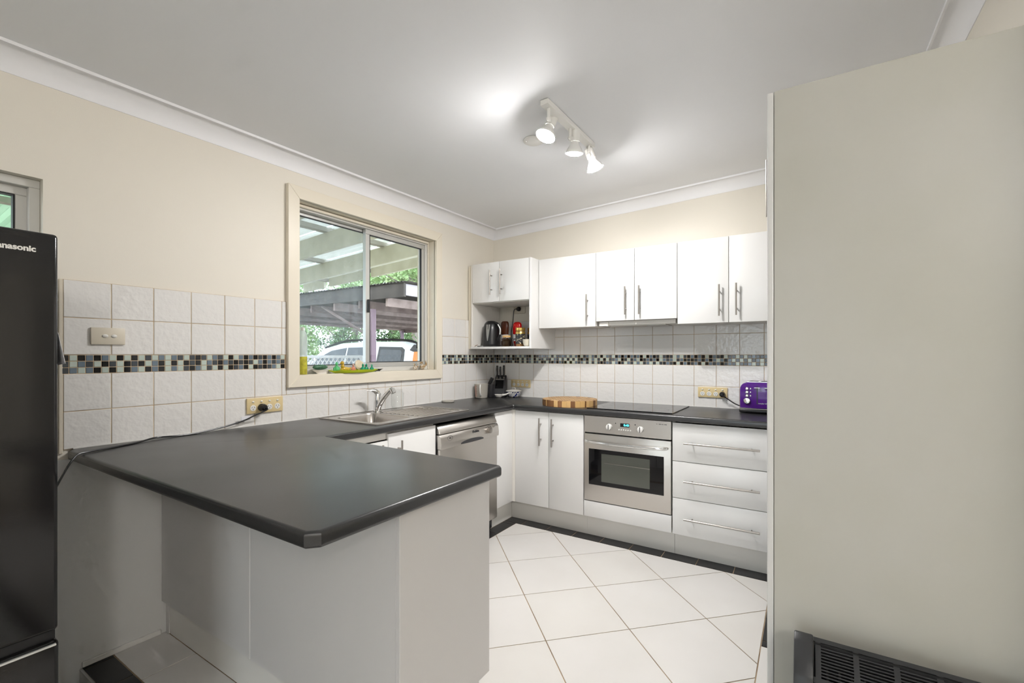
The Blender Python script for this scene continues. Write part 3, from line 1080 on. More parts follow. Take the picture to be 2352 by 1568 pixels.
mb.bm = text_bm('Dishlex', 0.024, facing((DX + 0.0165, -1.095, 0.765), (0, 1, 0), (-0.15, 0, 1)), 0.0015)
part('lettering', mb, 'dark_pl', cp, 'dark brand lettering', angle=0)
mb = MB()
for i in range(9):
    an = math.radians(20 + 32 * i)
    mb.box(DX + 0.012, DX + 0.0205, -0.947 + 0.034 * math.cos(an) - 0.0012, -0.947 + 0.034 * math.cos(an) + 0.0012, 0.752 + 0.032 * math.sin(an) - 0.0012, 0.752 + 0.032 * math.sin(an) + 0.0012)
part('dial_marks', mb, 'dark_pl', cp)['kind'] = 'stuff'
mb = MB()
mb.bm.free()
mb.bm = text_bm('4.5', 0.013, facing((DX + 0.0175, -1.362, 0.760), (0, 1, 0), (-0.12, 0, 1)), 0.0012)
for i in range(20):
    an = 2 * math.pi * i / 20
    mb.box(DX + 0.014, DX + 0.0185, -1.362 + 0.024 * math.cos(an) - 0.0012, -1.362 + 0.024 * math.cos(an) + 0.0012, 0.760 + 0.015 * math.sin(an) - 0.0008, 0.760 + 0.015 * math.sin(an) + 0.0008)
part('rating_mark', mb, 'dark_pl', cp, angle=0)['kind'] = 'stuff'

# ------------------------------------------------------------------ oven and cooktop
OX0, OX1, OFY = 1.1785, 1.7715, -0.584
t = thing('oven', 'built-in stainless steel oven with digital clock under the cooktop', 'oven', (1.475, -0.3, 0.266))
part('body', MB().box(OX0 + 0.01, OX1 - 0.01, -0.560, -0.05, 0.275, 0.852), 'dark_pl', t)
cp = part('control_panel', MB().box(OX0, OX1, OFY, -0.5605, 0.741, 0.8575, 0.002), 'steel', t)
dd = part('door', MB().box(OX0, OX1, OFY, -0.5605, 0.267, 0.732, 0.003, 2), 'steel', t)
gz = part('glass_surround', MB().box(1.214, 1.727, OFY - 0.0015, OFY - 0.0002, 0.381, 0.629), 'black_glass', dd)
part('window', MB().box(1.307, 1.638, OFY - 0.0022, OFY - 0.0016, 0.409, 0.601), 'dark_glass', gz, 'grey see-through oven window')
part('shelf_wire', MB().box(1.325, 1.638, OFY - 0.0030, OFY - 0.0023, 0.537, 0.540), 'steel_h', gz)
mb = MB().tube([(1.194, OFY, 0.684), (1.215, OFY - 0.032, 0.684), (1.30, OFY - 0.042, 0.682), (1.47, OFY - 0.048, 0.680), (1.64, OFY - 0.042, 0.682), (1.728, OFY - 0.032, 0.684), (1.749, OFY, 0.684)], 0.0095, 12, 5)
part('handle', mb, 'chrome', dd, 'bowed chrome handle')
for x in (1.363, 1.578):
    k = part('knob', MB().lathe((x, OFY, 0.790), [(0.021, 0), (0.021, 0.006), (0.018, 0.018), (0.015, 0.020)], 22, d=(0, -1, 0)), 'white_pl', cp)
    part('pointer', MB().box(x - 0.002, x + 0.002, OFY - 0.0225, OFY - 0.0202, 0.773, 0.808), 'dark_pl', k)
dp = part('display', MB().box(1.440, 1.503, OFY - 0.0012, OFY - 0.0002, 0.797, 0.821), 'black_glass', cp)
mb = MB()
mb.bm.free()
mb.bm = text_bm('0:40', 0.021, facing((1.482, OFY - 0.0016, 0.809), (1, 0, 0), (0, 0, 1)), 0.0003, bold=0.0004)
part('digits', mb, 'display', dp, 'glowing blue-green digits', angle=0)
for i in range(6):
    part('button', MB().lathe((1.432 + 0.0155 * i, OFY, 0.777), [(0.0048, 0), (0.0040, 0.004)], 10, d=(0, -1, 0)), 'white_pl', cp)
for x in (1.407, 1.541):
    part('indicator', MB().lathe((x, OFY, 0.818), [(0.004, 0), (0.003, 0.002)], 10, d=(0, -1, 0)), 'dark_pl', cp)
mb = MB()
for i, w in enumerate((3, 2, 6, 4, 5, 3, 6, 5)):
    mb.box(1.680 + 0.0085 * i, 1.680 + 0.0085 * i + w * 0.001, OFY - 0.0006, OFY - 0.0002, 0.8325, 0.8375)
for i in range(4):
    mb.box(1.548, 1.553, OFY - 0.0006, OFY - 0.0002, 0.772 + i * 0.011, 0.7735 + i * 0.011)
part('print', mb, 'dark_pl', cp)['kind'] = 'stuff'

t = thing('cooktop', 'frameless black ceramic glass cooktop above the oven', 'cooktop', (1.478, -0.30, 0.9))
part('glass', MB().box(1.184, 1.772, -0.552, -0.050, 0.9004, 0.9070, 0.0015), 'black_glass', t)
for cx, cy, r in ((1.33, -0.41, 0.075), (1.33, -0.17, 0.095), (1.62, -0.41, 0.095), (1.62, -0.17, 0.075)):
    part('zone_ring', MB().lathe((cx, cy, 0.90702), [(r, 0), (r, 0.0001), (r - 0.002, 0.0001), (r - 0.002, 0)], 36, caps=False), 'dark_pl', t)

# ------------------------------------------------------------------ pantry
t = thing('pantry', 'tall off-white pantry cupboard with its plain side to the camera', 'pantry', (2.7, -1.67, 0))
part('side_panel', MB().box(2.4155, XR - 0.002, -2.030, -2.013, 0.001, 2.051, 0.0015), 'pantry', t)
part('side_panel', MB().box(2.4155, XR - 0.002, -1.302, -1.286, 0.001, 2.051, 0.0015), 'pantry', t)
part('top_board', MB().box(2.4155, XR - 0.002, -2.0125, -1.3025, 2.033, 2.050), 'carcass', t)
part('back_board', MB().box(2.980, 2.997, -2.0125, -1.3025, 0.10, 2.032), 'carcass', t)
part('kickboard', MB().box(2.45, 2.466, -2.0125, -1.3025, 0.001, 0.148), 'kick', t)
for y0, y1, hy in ((-2.030, -1.581, -1.606), (-1.579, -1.286, -1.554)):
    d = part('door', MB().box(2.3975, 2.4145, y0, y1, 0.152, 2.050, 0.003, 2), 'cab', t)
    bar_handle(d, (2.3975, hy, 1.905), 0.213, 'z', (-1, 0, 0), stand=0.027)

# ------------------------------------------------------------------ fridge
FXF = 0.700
FY = -3.172
t = thing('fridge', 'tall glossy black fridge freezer at the left edge, badge on the door', 'fridge', (0.4, -3.47, LOW))
part('cabinet', MB().box(0.03, 0.635, -3.770, FY - 0.004, LOW + 0.02, 1.605, 0.004), 'fridge_side', t)
d = part('door', MB().box(0.640, FXF, -3.772, FY, 0.4985, 1.622, 0.010, 3), 'fridge', t)
part('finger_notch', MB().box(0.655, FXF + 0.0005, -3.70, FY - 0.058, 1.603, 1.6125), 'black_pl', d)
mb = MB()
mb.bm.free()
mb.bm = text_bm('Panasonic', 0.0218, facing((FXF + 0.0004, FY - 0.046, 1.5715), (0, 1, 0), (0, 0, 1)), 0.0004, bold=0.0008, spacing=0.98, align='RIGHT')
part('lettering', mb, 'silver', d, 'silver brand lettering', angle=0)
z = part('freezer_drawer', MB().box(0.640, FXF + 0.002, -3.772, FY + 0.002, LOW + 0.07, 0.470, 0.012, 3), 'fridge', t)
part('handle_trim', MB().box(FXF - 0.002, FXF + 0.0075, -3.765, FY - 0.006, 0.458, 0.4635, 0.001), 'silver', z, 'slim silver handle strip')
part('gap_seal', MB().box(0.640, 0.685, -3.768, FY - 0.004, 0.4705, 0.498), 'black_pl', t)
for x, y in ((0.08, -3.72), (0.08, -3.22), (0.6, -3.72), (0.6, -3.22)):
    part('foot', MB().cyl((x, y, LOW), (x, y, LOW + 0.021), 0.02), 'black_pl', t)
FRIDGE = t
mb = MB()
mb.prism([(0.560, 1.245), (0.690, 1.255), (0.690, 1.345), (0.560, 1.34)], 1, FY + 0.0005, FY + 0.0013)
mb.xform(Matrix.Identity(4))
for v in mb.bm.verts:
    if v.co.z < 1.3:
        v.co.y += 0.016
solo('paper_note', mb, 'paper', 'white paper notes stuck on the side of the black fridge', 'paper', (0.63, FY - 0.003, 1.245))

# ------------------------------------------------------------------ heater
HX0, HX1 = 2.467, 3.14
t = thing('convector_heater', 'charcoal panel convector heater in front of the pantry side', 'heater', (2.8, -2.15, 0))
prof = [(-2.095, 0.05), (-2.095, 0.520), (-2.110, 0.522), (-2.178, 0.462), (-2.190, 0.440), (-2.195, 0.05)]
part('back_shell', MB().box(HX0 + 0.045, HX1 - 0.045, -2.115, -2.097, 0.06, 0.515), 'heater_d', t)
part('front_panel', MB().prism([(-2.176, 0.06), (-2.176, 0.452), (-2.190, 0.438), (-2.194, 0.06)], 0, HX0 + 0.045, HX1 - 0.045), 'heater_d', t)
for x0, x1 in ((HX0, HX0 + 0.044), (HX1 - 0.044, HX1)):
    ep = [(-2.092, 0.045), (-2.092, 0.524), (-2.104, 0.528), (-2.125, 0.516), (-2.160, 0.486), (-2.184, 0.458), (-2.198, 0.42), (-2.204, 0.34), (-2.202, 0.045)]
    part('end_cap', MB().prism(ep, 0, x0, x1, 0.004, 2), 'heater', t)
# sloping top: frame bars and seven louvred grilles
A, B = Vector((0, -2.101, 0.5235)), Vector((0, -2.186, 0.4515))
sl = (B - A)
nrm = Vector((0, -sl.z, sl.y)).normalized() * -1


def slope_bar(mb, x0, x1, s0, s1, th):
    p = [A + sl * s0, A + sl * s1]
    q = [v - nrm * th * (1 if nrm.z > 0 else -1) for v in p]
    vs = []
    for x in (x0, x1):
        for v in (p[0], p[1], q[1], q[0]):
            vs.append(mb.bm.verts.new((x, v.y, v.z)))
    for f in ((0, 1, 2, 3), (7, 6, 5, 4), (0, 4, 5, 1), (1, 5, 6, 2), (2, 6, 7, 3), (3, 7, 4, 0)):
        mb.bm.faces.new([vs[i] for i in f])


mb = MB()
gx0, gx1 = HX0 + 0.0445, HX1 - 0.0445
slope_bar(mb, gx0, gx1, 0.0, 0.10, 0.006)
slope_bar(mb, gx0, gx1, 0.88, 1.0, 0.006)
ns = 7
gw = (gx1 - gx0 - 0.02) / ns
xs = []
for i in range(ns + 1):
    x = gx0 + 0.01 + gw * i
    slope_bar(mb, max(gx0, x - 0.006), min(gx1, x + 0.006), 0.10, 0.88, 0.006)
bmesh.ops.recalc_face_normals(mb.bm, faces=mb.bm.faces[:])
top = part('top_frame', mb, 'heater', t)
for i in range(ns):
    mb = MB()
    x = gx0 + 0.01 + gw * i
    for k in range(11):
        s = 0.13 + 0.068 * k
        slope_bar(mb, x + 0.006, x + gw - 0.006, s, s + 0.028, 0.005)
    bmesh.ops.recalc_face_normals(mb.bm, faces=mb.bm.faces[:])
    part('grille', mb, 'heater', top)
for i in range(ns * 3):
    x = gx0 + 0.03 + (gx1 - gx0 - 0.06) * i / (ns * 3 - 1)
    part('element_fin', MB().box(x - 0.002, x + 0.002, -2.172, -2.118, 0.40, 0.455), 'steel_h', t)
for x in (HX0 + 0.09, HX1 - 0.09):
    part('foot', MB().box(x - 0.015, x + 0.015, -2.255, -2.045, 0.001, 0.02, 0.004).box(x - 0.012, x + 0.012, -2.17, -2.12, 0.0205, 0.0595), 'heater', t)


# ------------------------------------------------------------------ switches, sockets, plugs and cords
def socket(name, label, cat, o, u, w, h, n, m, plugged=(), switches_only=False, group=None):
    """wall plate; o: lower-left corner on the wall face, u: horizontal direction along the wall, out of wall = n"""
    o, u, n = Vector(o), Vector(u), Vector(n)
    zz = Vector((0, 0, 1))
    t = thing(name, label, cat, o + u * w / 2, group)

    def slab(mb, a, b, c, d, t0, t1, bev=0.0):
        pts = [o + u * a, o + u * b]
        q = [p + n * k for p in pts for k in (t0, t1)]
        xs, ys = [p.x for p in q], [p.y for p in q]
        mb.box(min(xs), max(xs), min(ys), max(ys), o.z + c, o.z + d, bev, 2 if bev else 1)
    mb = MB()
    slab(mb, 0, w, 0, h, 0.0004, 0.0105, 0.0025)
    pl = part('plate', mb, m, t)
    return t, pl, slab, o, u, n, zz


def quad_outlet(label, o, u, n, w, h, m, plugged=()):
    t, pl, slab, o, u, n, zz = socket('power_outlet', label, 'outlet', o, u, w, h, n, m, group='four-gang power outlets on the tiles')
    for i in range(4):
        a = w * (0.16 + 0.225 * i)
        c = o + u * a + n * 0.0106
        part('switch', MB().ball(c + zz * h * 0.76, 0.0072, 0.9, 0.9, 0.7, 12, 8), 'white_pl', pl)
        f = part('socket_face', MB().lathe(c + zz * h * 0.36, [(0.016, 0.0), (0.015, 0.0012)], 18, d=n), 'white_pl', pl)
        if i in plugged:
            continue
        mb = MB()
        for dx, dz, ang in ((-0.0065, 0.004, 30), (0.0065, 0.004, -30), (0, -0.007, 0)):
            q = c + u * dx + zz * (h * 0.36 + dz) + n * 0.0016
            dirv = (zz * math.cos(math.radians(ang)) + u * -math.sin(math.radians(ang)) * -1)
            mb.tube([q - dirv * 0.004, q + dirv * 0.004], 0.0011, 6, 1)
        part('slots', mb, 'dark_pl', f)
    return t


quad_outlet('yellowed four-gang power outlet on the left of the window', (0, -2.288, 0.966), (0, 1, 0), (1, 0, 0), 0.198, 0.082, 'yellow_pl', plugged=(1,))
quad_outlet('yellowed four-gang power outlet in the corner above the lidded bowl', (0.199, 0, 0.984), (1, 0, 0), (0, -1, 0), 0.204, 0.070, 'yellow_pl')
quad_outlet('yellowed four-gang power outlet beside the purple toaster', (1.823, 0, 0.972), (1, 0, 0), (0, -1, 0), 0.198, 0.074, 'yellow_pl', plugged=(3,))
t, pl, slab, o, u, n, zz = socket('light_switch', 'cream double light switch on the tiles by the fridge', 'switch', (0, -2.917, 1.323), (0, 1, 0), 0.114, 0.071, (1, 0, 0), 'cream_pl')
for i in (0.40, 0.66):
    part('rocker', MB().ball(o + u * 0.114 * i + zz * 0.036 + n * 0.0108, 0.0105, 0.5, 1.0, 0.72, 16, 10), 'white_pl', pl)
t, pl, slab, o, u, n, zz = socket('power_outlet', 'cream single power outlet inside the open kettle shelf', 'outlet', (0.222, 0.0075, 1.656), (1, 0, 0), 0.122, 0.080, (0, -1, 0), 'cream_pl')
part('socket_face', MB().lathe(o + u * 0.06 + zz * 0.04 + n * 0.0106, [(0.02, 0.0), (0.019, 0.0012)], 18, d=n), 'white_pl', pl)



def power_cord(appliance, plug_at, plug_prof, plug_dir, pts, r):
    c = part('power_cord', MB().tube(pts, r, 8, 6), 'black_pl', appliance, 'black power cord')
    part('plug', MB().lathe(plug_at, plug_prof, 20, d=plug_dir), 'black_pl', c)
    return c


c = power_cord(FRIDGE, (0.0125, -2.2113, 0.9957), [(0.021, 0), (0.021, 0.012), (0.017, 0.030), (0.010, 0.036)], (1, 0, 0),
               [(0.045, -2.2113, 0.9957), (0.058, -2.205, 0.988), (0.050, -2.235, 0.972), (0.038, -2.27, 0.957), (0.026, -2.31, 0.938), (0.022, -2.40, 0.918), (0.028, -2.528, 0.9045), (0.034, -2.62, 0.904), (0.030, -2.70, 0.908), (0.075, -2.78, 0.904), (0.12, -2.88, 0.904), (0.155, -2.965, 0.905), (0.168, -3.000, 0.900), (0.205, -3.035, 0.868), (0.29, -3.08, 0.83), (0.36, -3.13, 0.77), (0.38, -3.174, 0.70)], 0.0038)
part('cord_tag', MB().box(0.0235, 0.0255, -2.325, -2.280, 0.938, 0.958, 0.0005), 'paper', c, 'white paper tag on the cord')

# ------------------------------------------------------------------ things on the shelf
SZ = 1.3488
t = thing('kettle', 'black electric kettle with grey water gauge on the open shelf', 'kettle', (0.165, -0.275, SZ))
part('power_base', MB().lathe((0.165, -0.275, SZ), [(0.086, 0), (0.088, 0.008), (0.080, 0.020)], 28), 'black_pl', t)
bd = part('body', MB().lathe((0.165, -0.275, SZ + 0.0205), [(0.080, 0), (0.080, 0.02), (0.077, 0.07), (0.071, 0.13), (0.062, 0.175), (0.05, 0.195), (0.03, 0.205), (0.0, 0.208)], 32, caps=False), 'black_pl', t)
mb = MB()
for hz, w, r in ((0.035, 0.004, 0.0805), (0.09, 0.013, 0.0775), (0.14, 0.017, 0.0722), (0.178, 0.018, 0.0632)):
    pass
vs = []
for hz, w, r in ((0.030, 0.003, 0.0815), (0.075, 0.011, 0.0790), (0.125, 0.016, 0.0735), (0.172, 0.018, 0.0648)):
    row = []
    for s in (-1, 1):
        an = math.radians(-80) + s * w / r
        row.append(mb.bm.verts.new((0.165 + r * math.cos(an), -0.275 + r * math.sin(an), SZ + 0.0205 + hz)))
    vs.append(row)
for k in range(3):
    mb.bm.faces.new((vs[k][0], vs[k][1], vs[k + 1][1], vs[k + 1][0]))
bmesh.ops.solidify(mb.bm, geom=mb.bm.faces[:], thickness=0.0015)
part('water_gauge', mb, 'alum', bd, 'grey water gauge strip')
part('handle', MB().tube([(0.205, -0.290, SZ + 0.212), (0.250, -0.298, SZ + 0.195), (0.272, -0.300, SZ + 0.150), (0.268, -0.300, SZ + 0.095), (0.238, -0.292, SZ + 0.055)], 0.011, 12, 5), 'black_pl', t)
power_cord(t, (0.282, -0.0048, 1.696), [(0.021, 0), (0.020, 0.014), (0.014, 0.024)], (0, -1, 0),
           [(0.276, -0.028, 1.694), (0.252, -0.032, 1.692), (0.240, -0.03, 1.66), (0.236, -0.035, 1.58), (0.228, -0.05, 1.48), (0.240, -0.06, 1.40), (0.266, -0.10, 1.356), (0.264, -0.17, 1.356), (0.222, -0.225, 1.356)], 0.0035)
part('cord_end', MB().tube([(0.078, -0.36, 1.3525), (0.10, -0.385, 1.353), (0.13, -0.36, 1.3525), (0.16, -0.33, 1.3525)], 0.0035, 8, 5), 'black_pl', t)
part('cord_tie', MB().tube([(0.073, -0.392, 1.352), (0.085, -0.392, 1.360), (0.098, -0.384, 1.366)], 0.0022, 6, 4), 'wood_d', t)
part('handle_trim', MB().tube([(0.258, -0.309, SZ + 0.192), (0.282, -0.309, SZ + 0.150), (0.279, -0.309, SZ + 0.105)], 0.006, 10, 4), 'alum', t, 'silver strip on the handle')


def bottle(name, label, c, prof, m, lab, labrange, cap=None, sx=1.0, sy=0.6):
    t = thing(name, label, 'bottle', c, 'sauce bottles at the back of the open shelf')
    b = part('body', MB().lathe(c, prof, 28, sx=sx, sy=sy), m, t)
    mb = MB()
    pr = [(r + 0.0012, h) for r, h in prof if labrange[0] <= h <= labrange[1]]
    mb.lathe(c, pr, 28, sx=sx, sy=sy, caps=False)
    part('paper_label', mb, lab, b)
    if cap:
        part('cap', MB().lathe(c, cap, 24, sx=sx, sy=sx), 'white_pl', t)
    return t


M['brown_pl'] = mat('brown_sauce', (0.10, 0.028, 0.012), 0.2)
M['red_pl'] = mat('red_sauce', (0.52, 0.008, 0.008), 0.18)
M['gold'] = mat('gold_lid', (0.72, 0.50, 0.16), 0.28, 1.0)
M['coffee'] = mat('coffee_granules', (0.16, 0.075, 0.025), 0.35, col2=(0.30, 0.16, 0.06), nscale=200)
M['spice'] = mat('brown_sugar', (0.55, 0.28, 0.08), 0.6, col2=(0.66, 0.38, 0.14), nscale=150)
M['label_print'] = mat('printed_label', (0.75, 0.75, 0.74), 0.4, col2=(0.10, 0.10, 0.12), nscale=55, nlo=0.56, nhi=0.60)
M['label_dark'] = mat('dark_label', (0.02, 0.02, 0.022), 0.35, col2=(0.55, 0.48, 0.32), nscale=70, nlo=0.58, nhi=0.62)
prof = [(0.030, 0.0), (0.036, 0.012), (0.037, 0.03), (0.037, 0.055), (0.036, 0.085), (0.036, 0.11), (0.038, 0.135), (0.040, 0.165), (0.041, 0.195), (0.038, 0.218), (0.026, 0.230)]
bottle('sauce_bottle', 'brown squeezable sauce bottle standing on its cap beside the kettle', (0.208, -0.125, SZ + 0.001), prof, 'brown_pl', 'label_print', (0.05, 0.12))
prof = [(0.026, 0.0), (0.028, 0.02), (0.032, 0.03), (0.038, 0.05), (0.041, 0.08), (0.042, 0.11), (0.044, 0.14), (0.045, 0.165), (0.042, 0.195), (0.034, 0.210), (0.020, 0.217)]
bottle('sauce_bottle', 'red squeezable sauce bottle behind the gold-lidded coffee jar', (0.355, -0.150, SZ + 0.001), prof, 'red_pl', 'label_print', (0.05, 0.12))

c = (0.378, -0.355, SZ + 0.0005)
t = thing('spice_jar', 'small clear jar of brown sugar with orange-brown lid on the shelf', 'jar', c)
part('glass', MB().lathe(c, [(0.036, 0), (0.039, 0.006), (0.039, 0.058), (0.033, 0.068), (0.033, 0.074)], 24), 'clear', t)
part('contents', MB().lathe((c[0], c[1], c[2] + 0.003), [(0.034, 0), (0.0365, 0.006), (0.0365, 0.045), (0.02, 0.054)], 24), 'spice', t)
part('lid', MB().lathe((c[0], c[1], c[2] + 0.0745), [(0.034, 0), (0.035, 0.002), (0.035, 0.014), (0.032, 0.017)], 24), 'wood_l', t)


def coffee_jar(label, c):
    t = thing('coffee_jar', label, 'jar', c, 'gold-lidded coffee jars on the open shelf')
    b = part('glass', MB().lathe(c, [(0.036, 0), (0.040, 0.008), (0.040, 0.105), (0.036, 0.120), (0.034, 0.126)], 28), 'coffee', t)
    part('paper_label', MB().lathe((c[0], c[1], c[2] + 0.020), [(0.0408, 0), (0.0408, 0.082)], 28, caps=False), 'label_dark', b)
    part('gold_band', MB().lathe((c[0], c[1], c[2] + 0.103), [(0.0412, 0), (0.0412, 0.010), (0.0375, 0.018)], 28, caps=False), 'gold', b)
    part('lid', MB().lathe((c[0], c[1], c[2] + 0.1265), [(0.038, 0), (0.039, 0.002), (0.039, 0.024), (0.036, 0.027)], 28), 'gold', t)
    return t


coffee_jar('gold-lidded coffee jar standing in front on the open shelf', (0.500, -0.335, SZ + 0.0005))
coffee_jar('gold-lidded coffee jar half hidden by the shelf side panel', (0.572, -0.265, SZ + 0.0005))
M['cup_pat'] = mat('patterned_cup', (0.66, 0.61, 0.50), 0.2, col2=(0.12, 0.07, 0.05), nscale=38, nlo=0.66, nhi=0.70)
solo('cup', MB().lathe((0.590, -0.372, SZ + 0.0005), [(0.020, 0), (0.030, 0.006), (0.038, 0.03), (0.040, 0.056), (0.037, 0.056), (0.035, 0.03), (0.0, 0.01)], 26, caps=False), 'cup_pat', 'small patterned cream cup beside the shelf side panel', 'cup', (0.590, -0.372, SZ + 0.0005))

# ------------------------------------------------------------------ things on the counter
CZ = 0.9006
c = (0.088, -0.318, CZ)
t = thing('measuring_jug', 'frosted plastic measuring jug with red scale in the counter corner', 'jug', c)
jb = part('body', MB().lathe(c, [(0.048, 0), (0.053, 0.006), (0.060, 0.118), (0.063, 0.124), (0.060, 0.124), (0.057, 0.117), (0.051, 0.010), (0.0, 0.006)], 30, caps=False), 'frost', t)
part('handle', MB().tube([(0.118, -0.366, CZ + 0.118), (0.132, -0.392, CZ + 0.116), (0.134, -0.400, CZ + 0.085), (0.128, -0.385, CZ + 0.035), (0.116, -0.362, CZ + 0.026)], 0.006, 10, 5), 'white_pl', t)
M['red_scale'] = mat('red_print', (0.62, 0.16, 0.08), 0.5)
mb = MB()
for i in range(9):
    z = CZ + 0.020 + 0.0105 * i
    r = 0.0540 + 0.0064 * (z - CZ) / 0.118 + 0.0006
    for k in range(4 if i % 2 else 6):
        an = math.radians(-122 + 5 * k)
        mb.box(0.088 + r * math.cos(an) - 0.002, 0.088 + r * math.cos(an) + 0.002, -0.318 + r * math.sin(an) - 0.001, -0.318 + r * math.sin(an) + 0.001, z, z + 0.0022)
part('scale_print', mb, 'red_scale', jb, 'red measuring scale')['kind'] = 'stuff'

# knife block and knives
t = thing('knife_block', 'slanted dark grey knife block holding three knives in the corner', 'knife block', (0.145, -0.115, CZ))
ax = Vector((0.37, -0.93, 0)).normalized()          # block faces the room
sd = Vector((-ax.y, ax.x, 0))
side = [(-0.075, 0.0), (0.055, 0.0), (0.050, 0.07), (0.010, 0.150), (-0.045, 0.195), (-0.085, 0.150)]


def kb(p, s):
    q = Vector((0.145, -0.108, CZ)) + ax * p[0] + sd * s
    return (q.x, q.y, CZ + p[1])


mb = MB()
vv = [[mb.bm.verts.new(kb(p, s)) for p in side] for s in (-0.05, 0.05)]
mb.bm.faces.new(vv[0])
mb.bm.faces.new(list(reversed(vv[1])))
for i in range(len(side)):
    k = (i + 1) % len(side)
    mb.bm.faces.new((vv[0][i], vv[1][i], vv[1][k], vv[0][k]))
bmesh.ops.recalc_face_normals(mb.bm, faces=mb.bm.faces[:])
bmesh.ops.bevel(mb.bm, geom=mb.bm.edges[:], offset=0.004, segments=2, affect='EDGES')
bk = part('body', mb, 'dark_pl', t)
mb = MB()
f0, f1 = Vector(side[2]), Vector(side[3])
vv = []
for s in (-0.036, 0.036):
    for k in (0.06, 0.94):
        p = f0 + (f1 - f0) * k
        q = Vector(kb((p.x + 0.004, p.y + 0.0022), s))
        vv.append(mb.bm.verts.new(q))
mb.bm.faces.new((vv[0], vv[2], vv[3], vv[1]))
bmesh.ops.solidify(mb.bm, geom=mb.bm.faces[:], thickness=0.002)
part('front_inset', mb, 'black_glass', bk, 'glossy black front inset')
part('steel_strip', MB().tube([kb((0.009, 0.156), -0.042), kb((0.009, 0.156), 0.042)], 0.005, 8, 1), 'steel_h', bk)
dirk = (Vector(kb((-0.020, 0.30), 0)) - Vector(kb((-0.075, 0.0), 0)))
kd = (ax * 0.25 + Vector((0, 0, 1))).normalized()
for i, (s, p, L, lab) in enumerate(((-0.030, -0.012, 0.105, 'left'), (0.001, 0.000, 0.098, 'middle'), (0.032, -0.012, 0.108, 'right'))):
    b0 = Vector(kb((p, 0.163 - 0.2 * p), s)) + kd * 0.014
    k = thing('kitchen_knife', 'black-handled kitchen knife, the %s one of three in the knife block' % lab, 'knife', b0, 'knives in the block')
    part('handle', MB().tube([b0, b0 + kd * L * 0.35 + sd * 0.002, b0 + kd * L * 0.75 + sd * 0.004, b0 + kd * L + sd * 0.007], 0.009, 12, 4, radii=[0.0085, 0.0105, 0.0110, 0.0085]), 'dark_pl', k)
    part('bolster', MB().tube([b0 - kd * 0.016, b0 + kd * 0.002], 0.0075, 10, 1), 'steel_h', k)
    part('rivet_line', MB().tube([b0 + kd * L * 0.2 + ax * 0.0095, b0 + kd * L * 0.85 + ax * 0.0095 + sd * 0.004], 0.0018, 6, 1), 'steel_h', k)

t = thing('knife_sharpener', 'grey block holding a thick dark handle behind the measuring jug', 'sharpener', (0.105, -0.215, CZ))
part('body', MB().box(0.082, 0.134, -0.245, -0.185, CZ, CZ + 0.115, 0.005, 2), 'dark_pl', t)
part('handle', MB().tube([(0.095, -0.215, CZ + 0.112), (0.108, -0.211, CZ + 0.135), (0.128, -0.206, CZ + 0.172)], 0.014, 12, 4, radii=[0.013, 0.0165, 0.0155]), 'black_pl', t)

M['china_blue'] = mat('blue_white_pattern', (0.80, 0.79, 0.78), 0.12, col2=(0.02, 0.035, 0.19), nscale=60, nlo=0.50, nhi=0.54)
c = (0.280, -0.090, CZ)
t = thing('lidded_bowl', 'small blue and white china bowl with lid by the corner outlet', 'bowl', c)
part('bowl', MB().lathe(c, [(0.040, 0), (0.046, 0.004), (0.062, 0.026), (0.068, 0.050), (0.070, 0.052)], 30), 'china_blue', t)
ld = part('lid', MB().lathe((c[0], c[1], c[2] + 0.0525), [(0.072, 0), (0.074, 0.003), (0.064, 0.010), (0.03, 0.017), (0.0, 0.018)], 30, caps=False), 'china', t)
part('lid_handle', MB().tube([(c[0] - 0.017, c[1], c[2] + 0.069), (c[0] - 0.012, c[1], c[2] + 0.086), (c[0] + 0.012, c[1], c[2] + 0.086), (c[0] + 0.017, c[1], c[2] + 0.069)], 0.0035, 8, 5), 'china', ld)
mb = MB()
mb.lathe((0.196, -0.205, CZ), [(0.012, 0.0), (0.022, 0.003), (0.032, 0.014), (0.040, 0.028), (0.037, 0.028), (0.028, 0.014), (0.0, 0.006)], 26, caps=False, sx=1.15, sy=0.8)
mb.tube([(0.232, -0.20, CZ + 0.025), (0.262, -0.195, CZ + 0.030), (0.292, -0.19, CZ + 0.042), (0.322, -0.186, CZ + 0.044)], 0.006, 8, 5, radii=[0.010, 0.0075, 0.006, 0.006])
solo('soup_spoon', mb, 'china', 'white china soup spoon resting in front of the lidded bowl', 'spoon', (0.196, -0.205, CZ))

# round end-grain chopping board made of small blocks
BC, BR = (0.972, -0.385), 0.207
t = thing('chopping_board', 'round end-grain wooden chopping board left of the cooktop', 'chopping board', (BC[0], BC[1], CZ))
g = 0.0315
circ = [(BC[0] + BR * math.cos(2 * math.pi * i / 64), BC[1] + BR * math.sin(2 * math.pi * i / 64)) for i in range(64)]
th = math.radians(14)


def rot(p, s):
    x, y = p[0] - BC[0], p[1] - BC[1]
    return (BC[0] + x * math.cos(s) - y * math.sin(s), BC[1] + x * math.sin(s) + y * math.cos(s))


